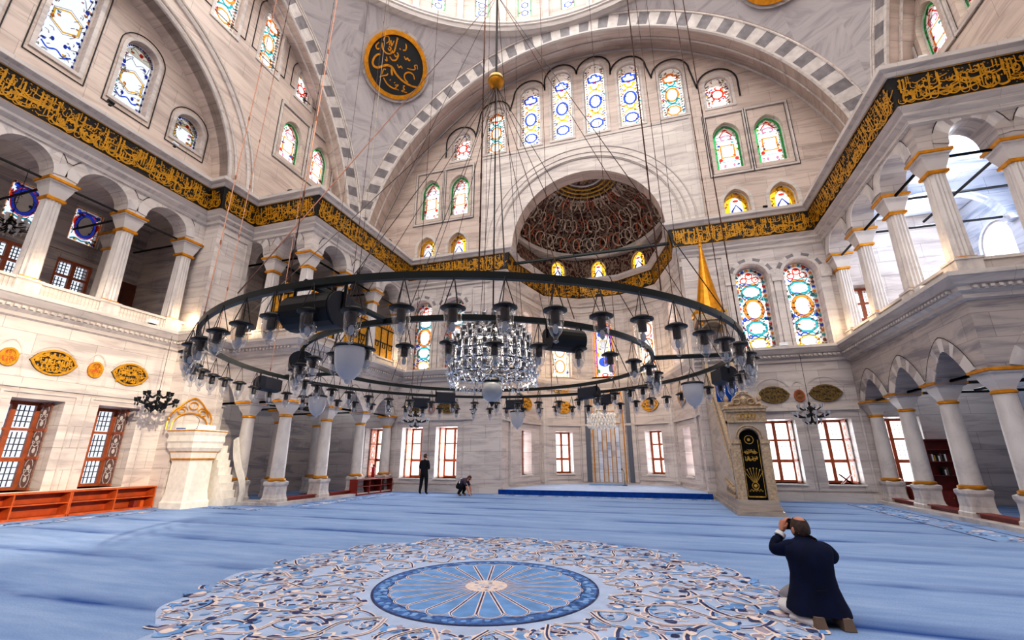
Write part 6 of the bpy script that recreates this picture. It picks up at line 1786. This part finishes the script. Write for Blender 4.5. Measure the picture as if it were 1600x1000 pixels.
def leaf(x, y, a, s_, col, z=.0102):
    P = []
    for t, w in ((0, .0), (.2, .32), (.45, .42), (.7, .28), (1, .0)): P.append((t, w))
    P = P + [(t, -w) for t, w in P[::-1][1:-1]]
    c, q = math.cos(a), math.sin(a)
    mb.poly(FL, [(x + s_ * (t * c - w * q), y + s_ * (t * q + w * c)) for t, w in P], z, fi[col])
def acanthus(x, y, a, s_):
    for k in range(5):
        leaf(x, y, a + (k - 2) * .5, s_ * (1 - .12 * abs(k - 2)), ['cblue', 'cnavy', 'cmauve', 'cblue2', 'cblue'][(k + int(s_ * 100)) % 5], .0098 + .0002 * k)
    leaf(x, y, a, s_ * .6, 'ccream', .0112)
for R_, N, r, w in ((1.78, 16, .26, .045), (2.3, 16, .36, .06), (2.92, 16, .42, .075), (3.42, 16, .34, .07)):
    for i in range(N):
        off = (.5 if R_ in (2.3, 3.42) else 0)
        for sg in (-1, 1):
            a = 2 * PI * (i + off) / N + sg * .3 * PI / N
            scroll(R_ * math.cos(a) , R_ * math.sin(a), r * rnd.uniform(.85, 1.1), a + (PI * .5 * sg) + rnd.uniform(-.3, .3), sg, rnd.uniform(.85, 1.2), w, i % 3)
        a = 2 * PI * (i + off + .5) / N; acanthus(R_ * math.cos(a), R_ * math.sin(a), a + (PI if i % 2 else 0), .2 + .05 * (R_ - 1.7))
for i in range(16):
    for sg in (-1, 1):
        a = 2 * PI * i / 16
        pts = bez([(r * math.cos(a + sg * d), r * math.sin(a + sg * d)) for r, d in ((1.55, .02), (1.9, .12), (2.3, .05), (2.7, .15), (3.1, .06), (3.5, .14))], 6)
        mb.ribbon(FL, pts, .055, .0072, fi['ccream']); mb.ribbon(FL, pts, .022, .0076, fi['cmauve' if sg > 0 else 'cnavy'])
for i in range(560):
    a = rnd.random() * 2 * PI; r = 1.55 + 2.0 * math.sqrt(rnd.random()); leaf(r * math.cos(a), r * math.sin(a), rnd.random() * 6.3, rnd.uniform(.05, .13), rnd.choice(['cblue', 'cblue', 'cnavy', 'cmauve', 'ccream', 'cblue2', 'cblue2']), .0118)
# central wheel
mb.poly(FL, circle(0, 0, 1.43, 72), .012, fi['cnavy']); mb.poly(FL, circle(0, 0, 1.4, 72), .0124, fi['cring'])
for i in range(140):
    a = rnd.random() * 2 * PI; r = rnd.uniform(1.27, 1.36); leaf(r * math.cos(a), r * math.sin(a), rnd.random() * 6.3, .08, rnd.choice(['cblue', 'cblue2', 'cblue']), .0128)
mb.poly(FL, circle(0, 0, 1.235, 72), .0132, fi['cnavy']); mb.poly(FL, circle(0, 0, 1.215, 72), .0136, fi['cblue'])
NS = 24
for i in range(NS):
    a = 2 * PI * i / NS; c, q = math.cos(a), math.sin(a)
    mb.ribbon(FL, [(.25 * c, .25 * q), (1.12 * c, 1.12 * q)], .048, .0144, fi['ccream']); mb.ribbon(FL, [(.25 * c, .25 * q), (1.12 * c, 1.12 * q)], .02, .0148, fi['cnavy'])
    m_ = a + PI / NS; p = (1.085 * math.cos(m_), 1.085 * math.sin(m_)); rr = 1.1 * math.sin(PI / NS) * .96
    arc = [(p[0] + rr * math.cos(m_ + x), p[1] + rr * math.sin(m_ + x)) for x in [-PI / 2 + PI * k / 8 for k in range(9)]]
    mb.ribbon(FL, arc, .03, .0144, fi['ccream']); mb.ribbon(FL, arc, .011, .0148, fi['cnavy'])
mb.poly(FL, circle(0, 0, .27, 30), .0154, fi['ccream'])
for i in range(40):
    a = rnd.random() * 2 * PI; r = rnd.uniform(.03, .22); leaf(r * math.cos(a), r * math.sin(a), rnd.random() * 6.3, .07, rnd.choice(['cmauve', 'ccream', 'ccream', 'cmed']), .0158)
# flowered borders along the arcades and the left wall
def border(x0, y0, x1, y1, w):
    L = math.hypot(x1 - x0, y1 - y0); n = int(L / .34); dx, dy = (x1 - x0) / L, (y1 - y0) / L
    F2 = Fr((x0, y0, 0), (dx, dy, 0), (0, 0, 1), (-dy, dx, 0)); F2.cnt = 0
    mb.poly(F2, rect(0, -w / 2, L, w / 2), .003, fi['cblue2'])
    for i in range(n):
        u = (i + .5) * L / n
        for k in range(3):
            v = rnd.uniform(-w, w) * .42; r = rnd.uniform(.08, .17); a0 = rnd.random() * 6
            pts = [(u + r * (1 - .7 * t / 9) * math.cos(a0 + t * .7), v + r * (1 - .7 * t / 9) * math.sin(a0 + t * .7)) for t in range(10)]
            mb.ribbon(F2, pts, .05, .005 + k * .0004, fi[rnd.choice(['cnavy', 'ccream', 'cmauve', 'cnavy'])])
    for sg in (-1, 1): mb.ribbon(F2, [(0, sg * w / 2), (L, sg * w / 2)], .05, .006, fi['cnavy'])
border(-9.2, 7.0, -9.2, 13.6, .8); border(9.2, 6.0, 9.2, 13.6, .8); border(-12.7, -5, -12.7, 5.0, .7); border(-4.6, 13.85, 4.6, 13.85, .5); border(-12.0, 6.2, -9.6, 6.2, .6); border(9.6, 6.2, 13, 6.2, .6)
struct('floor', mb, [M[k] for k in FLM])
mb = MB(); P = [(x * 1.02, y + (.0 if y > 15 else .0)) for x, y in [(-4.4, 14.3)] + APX[1:-1] + [(4.4, 14.3)]]
ZP = Fr((0, 0, 0), (1, 0, 0), (0, 0, 1), (0, 1, 0))
mb.slab(ZP, P, (), 0, .2, 0, 1)
mb.box((0, 14.34, .1), (9.0, .12, .202), 1)
struct('floor_apse', mb, [M['cmed'], M['bluecl']])
# ------------------------------------------------------------------ light and camera
w = bpy.data.worlds.new('sky'); SC.world = w; w.use_nodes = True
bg = w.node_tree.nodes['Background']; bg.inputs[0].default_value = (1.0, .97, .935, 1); bg.inputs[1].default_value = 3.5
def lamp(kind, loc, energy, color, size=.2, aim=None, name='light', **kw):
    d = bpy.data.lights.new(name, kind); d.energy = energy; d.color = color
    if kind == 'AREA': d.size = size
    elif kind == 'SUN': d.angle = size
    else: d.shadow_soft_size = size
    for k, v in kw.items(): setattr(d, k, v)
    o = bpy.data.objects.new(name, d); COL.objects.link(o); o.location = loc
    if aim is not None: o.rotation_euler = (Vector(aim) - Vector(loc)).to_track_quat('-Z', 'Y').to_euler()
    return o
WARM = (1.0, .72, .42)
lamp('SPOT', (9.0, -9.0, 8.5), 30000, (1.0, .84, .64), .12, (-14, 2.6, 2.2), 'sun_beam_lamp', spot_size=math.radians(24), spot_blend=.5)
for p in ((-13.6, 1.15, 6.75), (-13.6, 5.3, 6.5), (9.75, 7.6, 6.7), (9.85, 13.9, 6.6), (-9.8, 13.9, 6.6), (-12.6, 6.9, 6.5), (9.75, 12.1, 6.6)):
    lamp('POINT', p, 16, WARM, .08, name='uplight')
for p in ((0, 17.6, 5.2), (-2.4, 17.5, 6.6), (2.4, 17.5, 6.6)):
    lamp('POINT', p, 60, WARM, .2, name='niche_lamp')
lamp('POINT', (.31, .06, 3.1), 70, (1.0, .85, .68), .3, name='chandelier_lamp')
DAY = (.95, .97, 1.0)
def daylight(fr, u, v, w, sx, sy, e):
    d = bpy.data.lights.new('window_daylight', 'AREA'); d.shape = 'RECTANGLE'; d.size = sx; d.size_y = sy; d.energy = e; d.color = DAY
    o = bpy.data.objects.new('window_daylight', d); COL.objects.link(o); p = fr(u, v, w); o.location = p
    o.rotation_euler = (-fr.w).to_track_quat('-Z', 'Y').to_euler()
for c, h, a, b in LOWF: daylight(FRONT, c, (a + b) / 2, 1.6, 1.15, 2.4, 380 if -10 < c < 0 else 130)
for fr, c, h, a, b, k, i in APW:
    if k == 'low': daylight(fr, c, (a + b) / 2, 1.0, .95, 2.2, 130)
    if k == 'mid': daylight(fr, c, (a + b) / 2, .9, 1.1, 3.2, 110)
for c in (8.6, 10.9, 13.2): daylight(Fr((15, 0, 0), (0, 1, 0), (1, 0, 0)), c, 8.2, .8, 1.6, 3.4, 260)
for x, y, z, e in ((12.9, 9.0, 10.3, 110), (12.9, 12.6, 10.3, 110), (12.6, 8.6, 7.0, 60)): lamp('POINT', (x, y, z), e, (.86, .93, 1.0), .4, name='gallery_fill_light')  # unseen fill lights, added to brighten the upper right gallery
for x, y in ((-12.9, 9.0), (-12.9, 12.8), (12.9, 9.2), (12.9, 12.6)): lamp('POINT', (x, y, 4.6), 42, (.9, .95, 1.0), .5, name='aisle_fill_light')  # unseen fill lights, added to lift the dark aisles
cd = bpy.data.cameras.new('camera_view'); cam = bpy.data.objects.new('camera_view', cd); COL.objects.link(cam)
cam.location = CAM
YAW, PIT = .304, .2993
f = Vector((-math.sin(YAW) * math.cos(PIT), math.cos(YAW) * math.cos(PIT), math.sin(PIT)))
cam.rotation_euler = f.to_track_quat('-Z', 'Y').to_euler()
cd.sensor_width = 36; cd.sensor_fit = 'HORIZONTAL'; cd.lens = 696 / 1600 * 36; cd.clip_start = .05; cd.clip_end = 300
SC.camera = cam
SC.view_settings.view_transform = 'Standard'; SC.view_settings.look = 'Medium High Contrast'; SC.view_settings.exposure = .0
SC.cycles.max_bounces = 8; SC.cycles.diffuse_bounces = 4; SC.cycles.transparent_max_bounces = 24; SC.cycles.glossy_bounces = 3
SC.cycles.caustics_reflective = False; SC.cycles.caustics_refractive = False; SC.cycles.sample_clamp_indirect = 6
